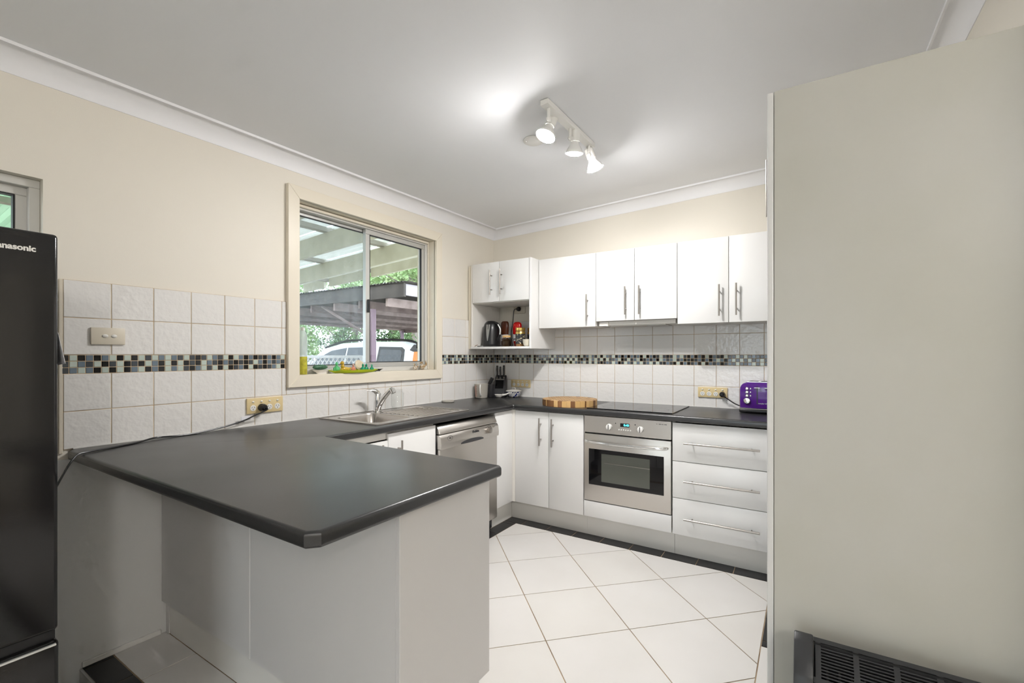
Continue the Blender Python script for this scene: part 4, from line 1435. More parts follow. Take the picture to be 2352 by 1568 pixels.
circ_r = [rot(p, -th) for p in circ]
cells = []
for i in range(-7, 8):
    for k in range(-7, 8):
        x, y = BC[0] + g * i, BC[1] + g * k
        q = clip_poly(circ_r, x - g / 2 + 0.0003, x + g / 2 - 0.0003, y - g / 2 + 0.0003, y + g / 2 - 0.0003)
        if len(q) < 3 or area(q) < 3e-5:
            continue
        rim = any(math.hypot(p[0] - BC[0], p[1] - BC[1]) > BR * 0.985 for p in q)
        cells.append([rim, math.atan2(y - BC[1], x - BC[0]), (i + k) % 2, [rot(p, th) for p in q]])
rims = sorted([c_ for c_ in cells if c_[0]], key=lambda c_: c_[1])
for n_, c_ in enumerate(rims):                       # the blocks round the edge alternate light and dark
    c_[2] = n_ % 2
for c_ in cells:
    part('block', MB().prism(c_[3], 2, CZ, CZ + 0.0445 + random.uniform(0, 0.0004)), 'wood_l' if c_[2] else 'wood_d', t, angle=0)

# toaster
t = thing('toaster', 'purple four-slice toaster with black base at the end of the counter', 'toaster', (2.28, -0.13, CZ))
TX0, TX1, TY0, TY1 = 2.124, 2.352, -0.228, -0.035


def toast_prof(x0, x1, z0, z1, r):
    pts = [(x0, z0), (x1, z0)]
    for i in range(7):
        an = math.pi / 2 * i / 6
        pts.append((x1 - r + r * math.cos(an), z1 - r + r * math.sin(an)))
    for i in range(7):
        an = math.pi / 2 + math.pi / 2 * i / 6
        pts.append((x0 + r + r * math.cos(an), z1 - r + r * math.sin(an)))
    return pts


part('base', MB().box(TX0 - 0.004, TX1 + 0.004, TY0 - 0.006, TY1 + 0.004, CZ + 0.004, CZ + 0.026, 0.007, 3), 'black_pl', t)
part('trim', MB().box(TX0 - 0.0045, TX1 + 0.0045, TY0 - 0.0065, TY1 + 0.0045, CZ + 0.0265, CZ + 0.031, 0.001), 'steel_h', t)
bd = part('body', MB().prism(toast_prof(TX0, TX1, CZ + 0.0315, CZ + 0.200, 0.045), 1, TY0, TY1, 0.006, 2), 'purple', t)
for i in range(3):
    z = CZ + 0.160 - 0.023 * i
    bt = part('button', MB().lathe((TX0 + 0.042, TY0 - 0.0002, z), [(0.0095, 0), (0.0095, 0.004), (0.007, 0.0045), (0.006, 0.002)], 18, d=(0, -1, 0)), 'chrome', bd)
    part('icon', MB().box(TX0 + 0.059, TX0 + 0.066, TY0 - 0.0006, TY0 - 0.0001, z - 0.004, z + 0.004), 'silver', bd)
part('dial', MB().lathe((TX0 + 0.042, TY0 - 0.0002, CZ + 0.080), [(0.020, 0), (0.0195, 0.010), (0.016, 0.013), (0.0, 0.014)], 24, d=(0, -1, 0), caps=False), 'chrome', bd)
for x in (TX0 + 0.101, TX0 + 0.160):
    part('lever_slot', MB().box(x - 0.0028, x + 0.0028, TY0 - 0.0008, TY0 - 0.0001, CZ + 0.060, CZ + 0.176), 'black_pl', bd)
    part('lever', MB().box(x - 0.018, x + 0.018, TY0 - 0.016, TY0 - 0.0009, CZ + 0.164, CZ + 0.1695, 0.002), 'chrome', bd)
mb = MB()
mb.bm.free()
mb.bm = text_bm('morphy richards', 0.0105, facing((TX0 + 0.142, TY0 - 0.0003, CZ + 0.066), (1, 0, 0), (0, 0, 1)), 0.0003)
part('lettering', mb, 'silver', bd, 'small silver brand lettering', angle=0)
power_cord(t, (1.9883, -0.0125, 0.9986), [(0.019, 0), (0.019, 0.012), (0.016, 0.028), (0.009, 0.034)], (0, -1, 0),
           [(1.9883, -0.044, 0.9986), (2.00, -0.055, 0.990), (2.03, -0.040, 0.967), (2.07, -0.035, 0.940), (2.11, -0.040, 0.925), (2.15, -0.045, 0.918)], 0.0038)
part('top_plate', MB().box(TX0 + 0.040, TX1 - 0.04, TY0 + 0.02, TY1 - 0.02, CZ + 0.2002, CZ + 0.2042, 0.001), 'chrome', t)
for k in range(2):
    for i in range(2):
        x0 = TX0 + 0.050 + 0.068 * i
        part('slot', MB().box(x0, x0 + 0.052, TY0 + 0.045 + 0.06 * k, TY0 + 0.070 + 0.06 * k, CZ + 0.2043, CZ + 0.2050), 'black_pl', t)

# ------------------------------------------------------------------ things on the window sill
WZ = 1.1632
M['soap'] = mat('yellow_green_soap', (0.58, 0.55, 0.06), 0.1, col2=(0.42, 0.38, 0.05), nscale=40)
M['soap_label'] = mat('pale_clear_label', (0.72, 0.78, 0.80), 0.2, alpha=0.5)
M['lime'] = mat('lime_enamel', (0.52, 0.62, 0.02), 0.35)
M['green_st'] = mat('dark_green_stone', (0.03, 0.10, 0.05), 0.4, col2=(0.05, 0.15, 0.08), nscale=60)
M['jade'] = mat('jade_glass', (0.14, 0.62, 0.24), 0.12, trans=0.25)
M['emerald'] = mat('emerald_glass', (0.02, 0.33, 0.18), 0.12, trans=0.25)
M['amber'] = mat('amber_glass', (0.62, 0.34, 0.02), 0.1, trans=0.25, col2=(0.80, 0.55, 0.10), nscale=50)
M['coral'] = mat('coral_resin', (0.60, 0.20, 0.12), 0.3, col2=(0.45, 0.38, 0.36), nscale=50)
M['shell'] = mat('shell_cream', (0.66, 0.56, 0.42), 0.3)
M['tan_fig'] = mat('brown_figurine', (0.30, 0.19, 0.08), 0.4, col2=(0.60, 0.55, 0.48), nscale=60, nlo=0.5, nhi=0.55)
c = (-0.030, -1.944, WZ)
t = thing('detergent_bottle', 'tall clear bottle of yellow-green detergent in the sill corner', 'bottle', c)
part('liquid', MB().lathe(c, [(0.024, 0), (0.026, 0.004), (0.026, 0.106)], 22), 'soap', t)
b = part('upper_shell', MB().lathe((c[0], c[1], c[2] + 0.1062), [(0.026, 0), (0.026, 0.115), (0.020, 0.140), (0.012, 0.155)], 22), 'soap_label', t)
part('cap', MB().lathe((c[0], c[1], c[2] + 0.2615), [(0.013, 0), (0.013, 0.016), (0.006, 0.020)], 18), 'frost', t)
c = (-0.030, -1.812, WZ)
solo('soap_dish', MB().lathe(c, [(0.030, 0), (0.031, 0.006), (0.050, 0.020), (0.056, 0.024), (0.050, 0.0235), (0.028, 0.010), (0.0, 0.009)], 26, caps=False, sx=0.55, sy=1.25), 'china', 'small white dish on the sill under a green pumice stone', 'dish', c)
c2 = (-0.030, -1.826, WZ + 0.0245)
solo('pumice_stone', MB().ball((c2[0], c2[1], c2[2] + 0.016), 0.018, 1.0, 2.9, 0.92, 18, 12), 'green_st', 'dark green oval pumice stone on the white dish', 'stone', c2)
c = (0.012, -1.592, WZ)
mb = MB()
ring = []
n = 48
for k, (f, z) in enumerate(((0.0, 0.008), (0.75, 0.008), (0.92, 0.012), (1.0, 0.0185), (0.97, 0.0135), (0.76, 0.0005), (0.0, 0.0005))):
    rr = []
    for i in range(n):
        an = 2 * math.pi * i / n
        wob = 1 + 0.05 * math.sin(7 * an) * f
        rr.append(mb.bm.verts.new((-0.002 + 0.046 * f * wob * math.cos(an) + 0.001, c[1] + 0.190 * f * wob * math.sin(an), WZ + z + (0.002 * math.sin(7 * an) if f > 0.9 else 0))))
    ring.append(rr)
for k in range(len(ring) - 1):
    for i in range(n):
        mb.bm.faces.new((ring[k][i], ring[k][(i + 1) % n], ring[k + 1][(i + 1) % n], ring[k + 1][i]))
bmesh.ops.recalc_face_normals(mb.bm, faces=mb.bm.faces[:])
solo('leaf_tray', mb, 'lime', 'lime green leaf-shaped tray of trinkets on the window sill', 'tray', c)


def buddha(label, c, h, m, group=None):
    """small seated figure: crossed legs, body, head, topknot"""
    mb = MB()
    x, y, z = c
    mb.ball((x, y, z + 0.16 * h), 0.18 * h, 1.0, 2.1, 0.85, 14, 8)
    mb.lathe((x, y, z + 0.15 * h), [(0.27 * h, 0), (0.30 * h, 0.12 * h), (0.25 * h, 0.30 * h), (0.14 * h, 0.46 * h), (0.08 * h, 0.5 * h)], 14, sx=0.8, sy=1.0)
    mb.ball((x, y - 0.28 * h, z + 0.32 * h), 0.10 * h, 1, 1, 1.7, 10, 6)
    mb.ball((x, y + 0.28 * h, z + 0.32 * h), 0.10 * h, 1, 1, 1.7, 10, 6)
    mb.ball((x, y, z + 0.78 * h), 0.16 * h, 0.9, 0.95, 1.05, 12, 8)
    mb.ball((x, y, z + 0.95 * h), 0.07 * h, 1, 1, 1, 10, 6)
    return solo('figurine', mb, m, label, 'figurine', c, group)


TZ = WZ + 0.0082
buddha('pale jade green seated figurine at the left of the lime tray', (-0.012, -1.722, TZ), 0.064, 'jade', 'trinkets on the lime tray')
t = None
mb = MB()
x, y, z = -0.014, -1.656, TZ
mb.ball((x, y, z + 0.016), 0.018, 0.9, 2.0, 0.85, 16, 10).ball((x, y - 0.020, z + 0.036), 0.012, 1, 1, 1.4, 12, 8).ball((x, y - 0.022, z + 0.056), 0.0115, 1, 1.1, 1, 12, 8).tube([(x, y - 0.032, z + 0.056), (x, y - 0.040, z + 0.053)], 0.004, 8, 1).tube([(x, y + 0.03, z + 0.02), (x, y + 0.042, z + 0.022)], 0.006, 8, 1)
solo('figurine', mb, 'amber', 'amber glass duck figurine in the lime tray', 'figurine', (x, y, z), 'trinkets on the lime tray')
buddha('coral and grey seated figurine in the middle of the lime tray', (-0.020, -1.588, TZ), 0.052, 'coral', 'trinkets on the lime tray')
buddha('deep emerald seated figurine in front of the cream disc', (0.004, -1.530, TZ), 0.050, 'emerald', 'trinkets on the lime tray')
buddha('deep emerald seated figurine just right of the cream disc', (-0.022, -1.480, TZ), 0.048, 'emerald', 'trinkets on the lime tray')
buddha('deep emerald seated figurine at the right end of the lime tray', (-0.012, -1.442, TZ), 0.044, 'emerald', 'trinkets on the lime tray')
solo('shell_disc', MB().lathe((-0.036, -1.520, TZ + 0.036), [(0.0, 0.002), (0.020, 0.003), (0.030, 0.006), (0.040, 0.003), (0.043, 0.0), (0.040, -0.003), (0.0, -0.004)], 30, d=(1, 0, 0.25), caps=False, sx=0.82, sy=1.0), 'shell', 'round cream shell disc standing behind the green figurines', 'shell', (-0.034, -1.520, TZ))
solo('glass_dish', MB().lathe((-0.040, -1.372, WZ), [(0.016, 0), (0.018, 0.004), (0.040, 0.018), (0.042, 0.019), (0.039, 0.0185), (0.016, 0.006), (0.0, 0.005)], 26, caps=False, sx=0.6, sy=1.25), 'clear', 'small clear glass dish at the right of the lime tray', 'dish', (-0.040, -1.372, WZ))


def bird(label, c, h):
    x, y, z = c
    mb = MB()
    mb.ball((x, y, z + 0.30 * h), 0.28 * h, 0.8, 1.15, 1.0, 14, 10)
    mb.ball((x, y - 0.16 * h, z + 0.68 * h), 0.16 * h, 0.9, 1, 1, 12, 8)
    mb.tube([(x, y - 0.30 * h, z + 0.68 * h), (x, y - 0.42 * h, z + 0.64 * h)], 0.03 * h, 8, 1)
    mb.tube([(x, y + 0.26 * h, z + 0.36 * h), (x, y + 0.50 * h, z + 0.55 * h), (x, y + 0.42 * h, z + 0.95 * h)], 0.1 * h, 8, 4, radii=[0.10 * h, 0.10 * h, 0.05 * h])
    return solo('figurine', mb, 'tan_fig', label, 'figurine', c, 'animal figurines at the right of the sill')


bird('small brown and white animal figurine, left of the pair on the sill', (-0.030, -1.010, WZ), 0.060)
bird('taller brown and white animal figurine at the right end of the sill', (-0.034, -0.925, WZ), 0.078)

# ------------------------------------------------------------------ ceiling lights
tz = zc(1.456, -1.40) - 0.0005
t = thing('track_light', 'white three-spot ceiling track light, all lamps glowing', 'ceiling light', (1.458, -1.40, tz))
mb = MB().box(1.436, 1.479, -1.679, -1.116, tz - 0.026, tz - 0.001, 0.002)
for v in mb.bm.verts:
    v.co.z += zc(v.co.x, v.co.y) - zc(1.456, -1.40)
part('bar', mb, 'paint_track', t)


def spot(stem, bulb, d, r):
    d = Vector(d).normalized()
    bulb = Vector(bulb)
    s0 = Vector(stem)
    neck = bulb - d * 0.035
    back = bulb - d * 0.125
    mid = bulb - d * 0.085
    part('stem', MB().cyl(s0, s0 - Vector((0, 0, 0.046)), 0.0085, n=12).ball(s0 - Vector((0, 0, 0.050)), 0.0125, 1, 1, 1, 12, 8).tube([s0 - Vector((0, 0, 0.050)), mid], 0.006, 8, 1), 'paint_track', t)
    h = part('lamp_holder', MB().lathe(back, [(0.0, 0.0), (0.016, 0.003), (0.0245, 0.012), (0.0255, 0.030), (0.0255, 0.066), (0.0225, 0.066)], 22, d=d, caps=False), 'paint_track', t)
    b = part('bulb', MB().lathe(back + d * 0.060, [(0.021, 0.0), (0.023, 0.018), (r * 0.80, 0.042), (r, 0.062), (r * 1.0, 0.066)], 26, d=d, caps=False), 'bulb_neck', t)
    part('lamp_face', MB().lathe(back + d * 0.124, [(r * 0.985, 0.0), (r * 0.90, 0.005), (r * 0.65, 0.010), (r * 0.35, 0.0125), (0.0, 0.0135)], 26, d=d, caps=False), 'bulb', b, 'glowing frosted lamp face')
    ld_ = bpy.data.lights.new('lamp_beam', 'SPOT')
    ld_.energy = SPOT_W
    ld_.color = (1.0, 0.98, 0.96)
    ld_.spot_size = math.radians(165)
    ld_.spot_blend = 0.55
    ld_.shadow_soft_size = 0.03
    lo_ = bpy.data.objects.new('lamp_beam', ld_)
    COL.objects.link(lo_)
    lo_.parent = t
    lo_.location = back + d * 0.165 - BASE[t]
    lo_.rotation_euler = d.to_track_quat('-Z', 'Y').to_euler()


spot((1.458, -1.634, zc(1.458, -1.634) - 0.026), (1.406, -1.570, 2.362), (-0.20, -0.34, -0.92), 0.049)
spot((1.456, -1.392, zc(1.456, -1.392) - 0.026), (1.452, -1.335, 2.352), (-0.15, 0.15, -0.97), 0.046)
spot((1.457, -1.150, zc(1.457, -1.150) - 0.026), (1.475, -1.100, 2.345), (0.24, 0.30, -0.92), 0.048)
cz_ = zc(1.215, -1.355)
t = thing('ceiling_rose', 'round white cover plate on the ceiling beside the track light', 'cover plate', (1.215, -1.355, cz_ - 0.001))
part('plate', MB().lathe((1.215, -1.355, cz_ - 0.002), [(0.058, 0), (0.058, 0.006), (0.052, 0.010)], 30, d=(0.038, 0.0103, -1)), 'paint_track', t)
part('screw', MB().lathe((1.182, -1.385, cz_ - 0.012), [(0.004, 0), (0.003, 0.002)], 10, d=(0, 0, -1)), 'steel_h', t)

zz_ = zc(4.1, -4.8) - 0.004
t = thing('dining_lamp', 'opal glass ceiling lamp of the dining area behind the camera', 'ceiling light', (4.1, -4.8, zz_))
part('canopy', MB().lathe((4.1, -4.8, zz_), [(0.06, 0), (0.055, 0.025), (0.012, 0.03), (0.012, 0.10)], 28, d=(0, 0, -1)), 'paint_track', t)
part('glass_globe', MB().ball((4.1, -4.8, zz_ - 0.235), 0.14, 1, 1, 1, 28, 18), 'dining_glow', t)

# ------------------------------------------------------------------ outside
M['ground'] = mat('gravel_ground', (0.26, 0.23, 0.19), 0.9, col2=(0.18, 0.17, 0.12), nscale=2)
M['rafter'] = mat('weathered_cream_timber', (0.60, 0.58, 0.46), 0.6, col2=(0.52, 0.50, 0.38), nscale=5)
M['purlin'] = mat('grey_timber', (0.42, 0.40, 0.35), 0.7)
M['poly'] = mat('translucent_roof_sheet', (0.72, 0.74, 0.70), 0.4)
M['fascia_d'] = mat('dark_brown_timber', (0.030, 0.024, 0.021), 0.7, col2=(0.05, 0.042, 0.036), nscale=6)
M['fascia_l'] = mat('lit_peeling_mauve', (0.36, 0.33, 0.36), 0.7, col2=(0.20, 0.17, 0.18), nscale=12, nlo=0.62, nhi=0.66)  # mauve paint, with the light on this face put into its pale tone
M['joist'] = mat('brown_carport_timber', (0.20, 0.145, 0.13), 0.7, col2=(0.13, 0.09, 0.08), nscale=6)
M['joist_pale'] = mat('lit_carport_timber', (0.34, 0.26, 0.24), 0.7, col2=(0.24, 0.18, 0.165), nscale=6)  # paler copy of the joist colour, in place of light catching the undersides
M['mauve'] = mat('mauve_post', (0.19, 0.13, 0.165), 0.6)
M['car_white'] = mat('white_car_paint', (0.80, 0.83, 0.88), 0.12, coat=0.5)
M['car_glass'] = mat('car_glass', (0.03, 0.04, 0.05), 0.04)
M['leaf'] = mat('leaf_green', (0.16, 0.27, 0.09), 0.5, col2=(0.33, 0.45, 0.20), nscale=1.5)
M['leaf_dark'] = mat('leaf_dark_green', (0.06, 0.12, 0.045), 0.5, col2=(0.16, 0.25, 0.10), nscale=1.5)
M['bark'] = mat('grey_bark', (0.22, 0.19, 0.165), 0.85, col2=(0.13, 0.11, 0.10), nscale=4)
M['lattice'] = mat('weathered_lattice', (0.50, 0.48, 0.47), 0.7)


def trans_sheet(name, col, t=0.55):
    m, nt, b, out = new_mat(name)
    b.inputs['Base Color'].default_value = (*col, 1)
    b.inputs['Roughness'].default_value = 0.4
    tl = nt.nodes.new('ShaderNodeBsdfTranslucent')
    tl.inputs[0].default_value = (*col, 1)
    mx = nt.nodes.new('ShaderNodeMixShader')
    mx.inputs[0].default_value = t
    nt.links.new(b.outputs[0], mx.inputs[1])
    nt.links.new(tl.outputs[0], mx.inputs[2])
    nt.links.new(mx.outputs[0], out.inputs[0])
    return m


M['poly'] = trans_sheet('milky_roof_sheet', (0.62, 0.62, 0.57), 0.40)
M['poly_green'] = trans_sheet('green_roof_sheet', (0.36, 0.50, 0.35), 0.5)
GZ = -0.28
solo('ground', MB().box(-30, -0.21, -14, 32, GZ - 0.3, GZ), 'ground', 'bare gravelly yard outside the window', 'ground', (-10, 5, GZ))['kind'] = 'structure'
solo('yard', MB().box(-0.2, 12, -22, YREAR - 0.21, GZ - 0.3, GZ), 'ground', 'paved yard behind the dining room', 'ground', (3, -12, GZ))['kind'] = 'structure'


def rz(x):
    return 2.42 + 0.06 * x      # underside of the rafters: the patio roof falls away from the house


def sloped_x(mb, x0, x1, y0, y1, b0, b1):
    """beam along x whose underside is rz(x)+b0 and top rz(x)+b1"""
    vs = [mb.bm.verts.new(p) for p in ((x0, y0, rz(x0) + b0), (x0, y1, rz(x0) + b0), (x0, y1, rz(x0) + b1), (x0, y0, rz(x0) + b1),
                                       (x1, y0, rz(x1) + b0), (x1, y1, rz(x1) + b0), (x1, y1, rz(x1) + b1), (x1, y0, rz(x1) + b1))]
    for f in ((3, 2, 1, 0), (4, 5, 6, 7), (0, 1, 5, 4), (1, 2, 6, 5), (2, 3, 7, 6), (3, 0, 4, 7)):
        mb.bm.faces.new([vs[i] for i in f])
    bmesh.ops.recalc_face_normals(mb.bm, faces=mb.bm.faces[:])
    return mb


t = thing('patio_roof', 'pale timber patio roof with corrugated sheets outside the window', 'patio roof', (-2.0, -1.5, GZ))
for y in (-4.40, -3.65, -2.90, -2.15, -1.40, -0.65, 0.09):
    part('rafter', sloped_x(MB(), -4.25, -0.23, y - 0.022, y + 0.022, 0.0, 0.19), 'rafter', t)
for x0, x1 in ((-4.25, -3.72), (-3.60, -2.78), (-2.66, -1.66), (-1.54, -0.23)):
    part('end_rafter', sloped_x(MB(), x0, x1, 0.80, 0.845, 0.11, 0.235), 'rafter', t)
for x in (-3.66, -2.72, -1.60, -0.55):
    part('purlin', MB().box(x - 0.04, x + 0.04, -4.6, 0.9, rz(x) + 0.1905, rz(x) + 0.2355), 'purlin', t)


def corr_sheet(x0, x1, y0, y1, zf, pitch, amp, along='x'):
    mb = MB()
    n = int(round((y1 - y0) / pitch * 6))
    A_, B_ = [], []
    for i in range(n + 1):
        y = y0 + (y1 - y0) * i / n
        ph = (y - y0) / pitch % 1.0
        h = amp * (0.0 if ph < 0.35 else (ph - 0.35) / 0.15 if ph < 0.5 else 1.0 if ph < 0.85 else (1 - ph) / 0.15)
        if along == 'x':
            A_.append(mb.bm.verts.new((x0, y, zf(x0) + h)))
            B_.append(mb.bm.verts.new((x1, y, zf(x1) + h)))
        else:
            A_.append(mb.bm.verts.new((y, x0, zf(x0) + h)))
            B_.append(mb.bm.verts.new((y, x1, zf(x1) + h)))
    for i in range(n):
        mb.bm.faces.new((A_[i], A_[i + 1], B_[i + 1], B_[i]))
    bmesh.ops.solidify(mb.bm, geom=mb.bm.faces[:], thickness=0.0025)
    bmesh.ops.recalc_face_normals(mb.bm, faces=mb.bm.faces[:])
    return mb


for y0, y1, m in ((-1.46, -0.68, 'poly'), (-0.66, 0.12, 'poly'), (0.14, 0.92, 'poly'), (-2.26, -1.48, 'poly'), (-3.06, -2.28, 'poly_green'), (-3.86, -3.08, 'poly_green'), (-4.66, -3.88, 'poly_green')):
    part('roof_sheet', corr_sheet(-4.4, -0.215, y0, y1, lambda x: rz(x) + 0.2405, 0.13, 0.030), m, t, angle=0)
for y in (-4.4, 0.30):
    part('post', MB().box(-4.2, -4.11, y - 0.045, y + 0.045, GZ + 0.001, rz(-4.19) - 0.192 ), 'rafter', t)
part('front_beam', MB().box(-4.19, -4.14, -4.6, 0.60, rz(-4.19) - 0.19, rz(-4.19) - 0.004), 'rafter', t)

t = thing('carport', 'weathered brown timber carport behind the patio roof', 'carport', (-5.3, 4.0, GZ))
part('fascia', MB().box(-8.6, -2.72, 1.485, 1.53, 2.175, 2.385), 'fascia_d', t)
part('side_fascia', MB().box(-2.765, -2.72, 1.531, 7.0, 2.20, 2.375), 'fascia_l', t, 'peeling side board, daylight painted into its pale tone')
for i in range(9):
    x = -3.15 - 0.66 * i
    part('joist', MB().box(x - 0.022, x + 0.022, 1.531, 7.0, 2.05, 2.19), 'joist' if i % 2 else 'joist_pale', t)  # every other joist carries the painted-in light tone
part('rear_beam', MB().box(-8.6, -2.72, 7.0005, 7.05, 1.98, 2.19), 'joist', t)
part('roof_sheet', corr_sheet(1.44, 7.1, -8.7, -2.66, lambda x: 2.388, 0.076, 0.022, along='y'), 'fascia_d', t, angle=0)
for x, y in ((-3.535, 1.55), (-3.2, 6.9), (-8.4, 1.55), (-8.4, 6.9)):
    part('post', MB().box(x - 0.032, x + 0.032, y - 0.018, y + 0.075, GZ + 0.001, 2.03), 'mauve', t)
part('brace', MB().tube([(-4.9, 1.6, 2.15), (-3.55, 1.6, 1.55)], 0.025, 6, 1), 'joist', t)

t = thing('lattice_screen', 'low weathered lattice screen with top rail beside the carport post', 'fence', (-4.35, 1.3, GZ))
part('top_rail', MB().box(-5.35, -3.42, 1.28, 1.33, 1.225, 1.270), 'lattice', t)
part('bottom_rail', MB().box(-5.35, -3.42, 1.28, 1.33, GZ + 0.08, GZ + 0.13), 'lattice', t)
for x in (-5.32, -3.45):
    part('post', MB().box(x - 0.03, x + 0.03, 1.281, 1.329, GZ + 0.001, 1.2248), 'lattice', t)
zb0, zb1 = 0.62, 1.224
for s in (-1, 1):
    x = -5.9
    while x < -2.9:
        xa, xb = x, x + s * (zb1 - zb0)
        p = clip_poly([(xa - 0.018, zb0), (xa + 0.018, zb0), (xb + 0.018, zb1), (xb - 0.018, zb1)], -5.29, -3.48, zb0, zb1)
        if len(p) > 2 and area(p) > 1e-3:
            part('slat', MB().prism(p, 1, 1.30 - 0.0065 * (s > 0), 1.3065 - 0.0065 * (s > 0)), 'lattice', t, angle=0)
        x += 0.115

# white wagon under the carport
t = thing('car', 'white station wagon with orange tail light parked under the carport', 'car', (-5.3, 3.05, GZ))


def cy(z):
    return 2.20 + max(0.0, z - 0.95) / 0.57 * 0.15


low = [(-7.75, 0.10), (-7.80, 0.45), (-7.65, 0.72), (-6.55, 0.90), (-3.12, 0.98), (-3.06, 0.75), (-3.02, 0.45), (-3.08, 0.12)]
body = part('body', MB().prism(low, 1, 2.19, 3.91, 0.04, 3), 'car_white', t)
cab = [(-6.62, 0.93), (-6.25, 1.18), (-5.85, 1.40), (-5.35, 1.505), (-4.6, 1.530), (-3.55, 1.515), (-3.30, 1.47), (-3.16, 1.30), (-3.10, 0.985)]
mb = MB()
L_ = [mb.bm.verts.new((x, cy(z), z)) for x, z in cab]
R_ = [mb.bm.verts.new((x, 6.1 - cy(z), z)) for x, z in cab]
mb.bm.faces.new(L_)
mb.bm.faces.new(list(reversed(R_)))
for i in range(len(cab)):
    k = (i + 1) % len(cab)
    mb.bm.faces.new((L_[i], R_[i], R_[k], L_[k]))
bmesh.ops.recalc_face_normals(mb.bm, faces=mb.bm.faces[:])
bmesh.ops.bevel(mb.bm, geom=mb.bm.edges[:], offset=0.02, segments=2, affect='EDGES')
part('cabin', mb, 'car_white', t)


def on_side(pts, off0, off1):
    mb = MB()
    a_ = [mb.bm.verts.new((x, cy(z) - off0, z)) for x, z in pts]
    b_ = [mb.bm.verts.new((x, cy(z) - off1, z)) for x, z in pts]
    mb.bm.faces.new(a_)
    mb.bm.faces.new(list(reversed(b_)))
    for i in range(len(pts)):
        k = (i + 1) % len(pts)
        mb.bm.faces.new((a_[i], b_[i], b_[k], a_[k]))
    bmesh.ops.recalc_face_normals(mb.bm, faces=mb.bm.faces[:])
    return mb


part('side_window', on_side([(-6.30, 1.00), (-5.95, 1.22), (-5.60, 1.36), (-5.15, 1.415), (-5.15, 1.00)], -0.004, 0.006), 'car_glass', t)
part('side_window', on_side([(-5.10, 1.00), (-5.10, 1.418), (-4.40, 1.425), (-4.30, 1.41), (-4.27, 1.00)], -0.004, 0.006), 'car_glass', t)
part('window_trim', on_side([(-4.22, 0.99), (-4.22, 1.43), (-3.62, 1.415), (-3.545, 1.37), (-3.50, 0.99)], -0.004, 0.005), 'black_pl', t)
part('side_window', on_side([(-4.16, 1.02), (-4.16, 1.38), (-3.64, 1.365), (-3.60, 1.33), (-3.58, 1.02)], -0.002, 0.008), 'car_glass', t)
part('pillar_strip', on_side([(-3.42, 1.36), (-3.34, 1.46), (-3.26, 1.455), (-3.20, 1.33), (-3.28, 1.32)], -0.004, 0.005), 'black_pl', t)
part('tail_light', on_side([(-3.285, 1.02), (-3.30, 1.33), (-3.185, 1.335), (-3.12, 1.02)], -0.01, 0.012), 'orange', t, 'orange tail light')
part('rear_window', MB().prism([(-3.175, 1.34), (-3.165, 1.34), (-3.110, 1.05), (-3.12, 1.05)], 1, 2.50, 3.60), 'car_glass', t)
part('roof_rail', MB().tube([(-5.9, cy(1.5) + 0.03, 1.425), (-5.3, cy(1.5) + 0.03, 1.540), (-4.6, cy(1.5) + 0.03, 1.565), (-3.65, cy(1.5) + 0.03, 1.545), (-3.32, cy(1.5) + 0.02, 1.49), (-3.24, cy(1.4) - 0.008, 1.40)], 0.02, 8, 5), 'black_pl', t)
for x in (-6.95, -3.85):
    for y0, y1 in ((2.16, 2.38), (3.72, 3.94)):
        wheel = part('wheel', MB().cyl((x, y0, GZ + 0.34), (x, y1, GZ + 0.34), 0.338, n=24), 'black_pl', t)
        part('hub_cap', MB().cyl((x, y0 - 0.006, GZ + 0.34), (x, y0 - 0.0005, GZ + 0.34), 0.2, n=18), 'steel_h', wheel)


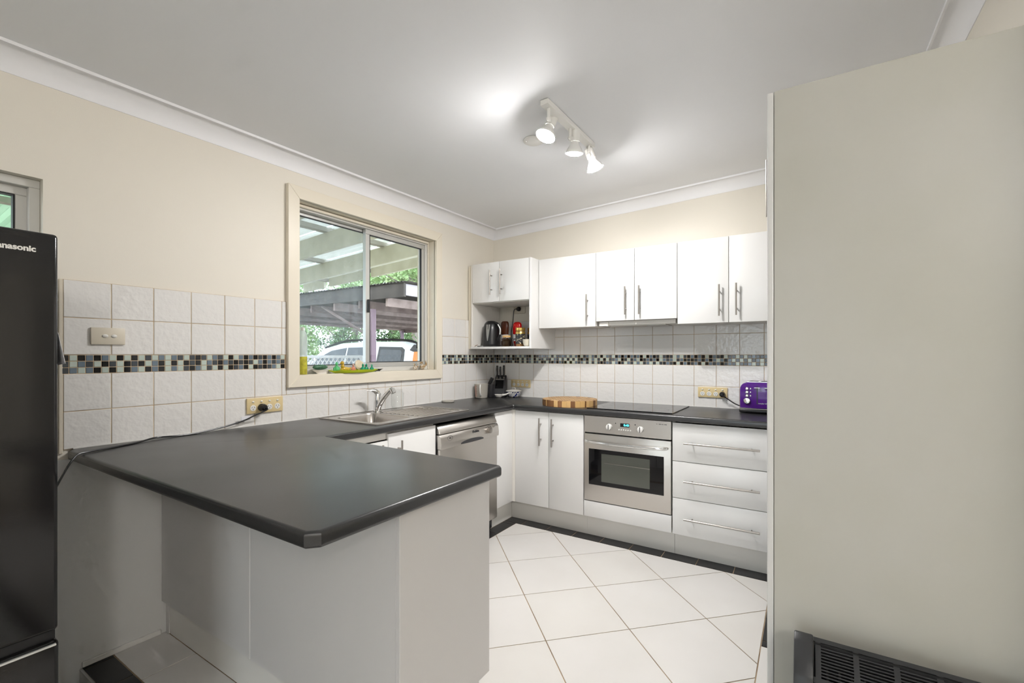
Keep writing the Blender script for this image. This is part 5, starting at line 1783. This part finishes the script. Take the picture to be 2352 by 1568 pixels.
def tree(label, x, y, h, rx, ry, rzz, zcen, n, leaf, trunk_r=0.14, size=0.13, seed=1, lean=0.0):
    rnd = random.Random(seed)
    t = thing('tree', label, 'tree', (x, y, GZ), 'trees around the yard')
    mb = MB().tube([(x, y, GZ), (x + lean * 0.4, y, GZ + h * 0.35), (x + lean, y, GZ + h * 0.75), (x + lean * 1.2, y, GZ + h)], trunk_r, 10, 4, radii=[trunk_r * 1.3, trunk_r, trunk_r * 0.7, trunk_r * 0.3])
    tr = part('trunk', mb, 'bark', t)
    for k in range(7):
        a_ = rnd.uniform(0, 2 * math.pi)
        z0 = GZ + h * rnd.uniform(0.4, 0.8)
        p0 = Vector((x + lean * 0.8, y, z0))
        p1 = p0 + Vector((math.cos(a_) * rx * 0.75, math.sin(a_) * ry * 0.75, rzz * rnd.uniform(-0.1, 0.7)))
        part('branch', MB().tube([p0, (p0 + p1) / 2 + Vector((0, 0, 0.12)), p1], 0.03, 6, 3, radii=[0.045, 0.03, 0.012]), 'bark', tr)
    verts, faces = [], []
    cl = [(Vector((rnd.gauss(0, 0.42) * rx, rnd.gauss(0, 0.42) * ry, rnd.gauss(0, 0.42) * rzz)), rnd.uniform(0.2, 0.42)) for _ in range(38)]
    for i in range(n):
        c0, s0 = rnd.choice(cl)
        p = Vector((x + lean, y, zcen)) + c0 + Vector((rnd.gauss(0, 0.5) * s0 * rx, rnd.gauss(0, 0.5) * s0 * ry, rnd.gauss(0, 0.5) * s0 * rzz))
        if p.z < GZ + 0.1:
            continue
        u = Vector((rnd.uniform(-1, 1), rnd.uniform(-1, 1), rnd.uniform(-1, 1))).normalized()
        v = u.orthogonal().normalized()
        s = size * rnd.uniform(0.6, 1.3)
        b0 = len(verts)
        verts += [p - u * s * 0.5, p + v * s * 0.22, p + u * s * 0.5, p - v * s * 0.22]
        faces.append((b0, b0 + 1, b0 + 2, b0 + 3))
    me = bpy.data.meshes.new('foliage')
    me.from_pydata([tuple(q - BASE[t]) for q in verts], [], faces)
    me.materials.append(M[leaf])
    o = bpy.data.objects.new('foliage', me)
    COL.objects.link(o)
    o.parent = t
    o['kind'] = 'stuff'


tree('tall grey-trunked tree right of the carport roof', -11.15, 10.2, 8.0, 2.8, 1.6, 1.2, 4.6, 4600, 'leaf', 0.24, 0.17, 1)
tree('bushy light green tree behind the left of the carport roof', -17.0, 12.0, 5.2, 3.4, 2.0, 1.7, 3.6, 9000, 'leaf', 0.16, 0.18, 2)
tree('leafy shrub seen under the left of the carport', -16.0, 8.3, 3.0, 1.2, 0.8, 1.3, 1.6, 5500, 'leaf', 0.07, 0.12, 3)
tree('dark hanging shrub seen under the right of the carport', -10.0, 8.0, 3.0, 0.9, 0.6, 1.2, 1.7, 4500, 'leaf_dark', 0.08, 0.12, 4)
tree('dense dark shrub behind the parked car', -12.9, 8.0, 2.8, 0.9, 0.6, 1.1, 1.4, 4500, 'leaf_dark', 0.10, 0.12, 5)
tree('pale far tree beyond the left end of the carport', -24.5, 11.5, 6.5, 3.2, 2.2, 2.2, 4.0, 6000, 'leaf', 0.16, 0.24, 6)
tree('pale tree beside the patio near the small left window', -9.0, -5.0, 5.0, 2.4, 2.4, 1.8, 3.2, 5000, 'leaf', 0.14, 0.18, 8)
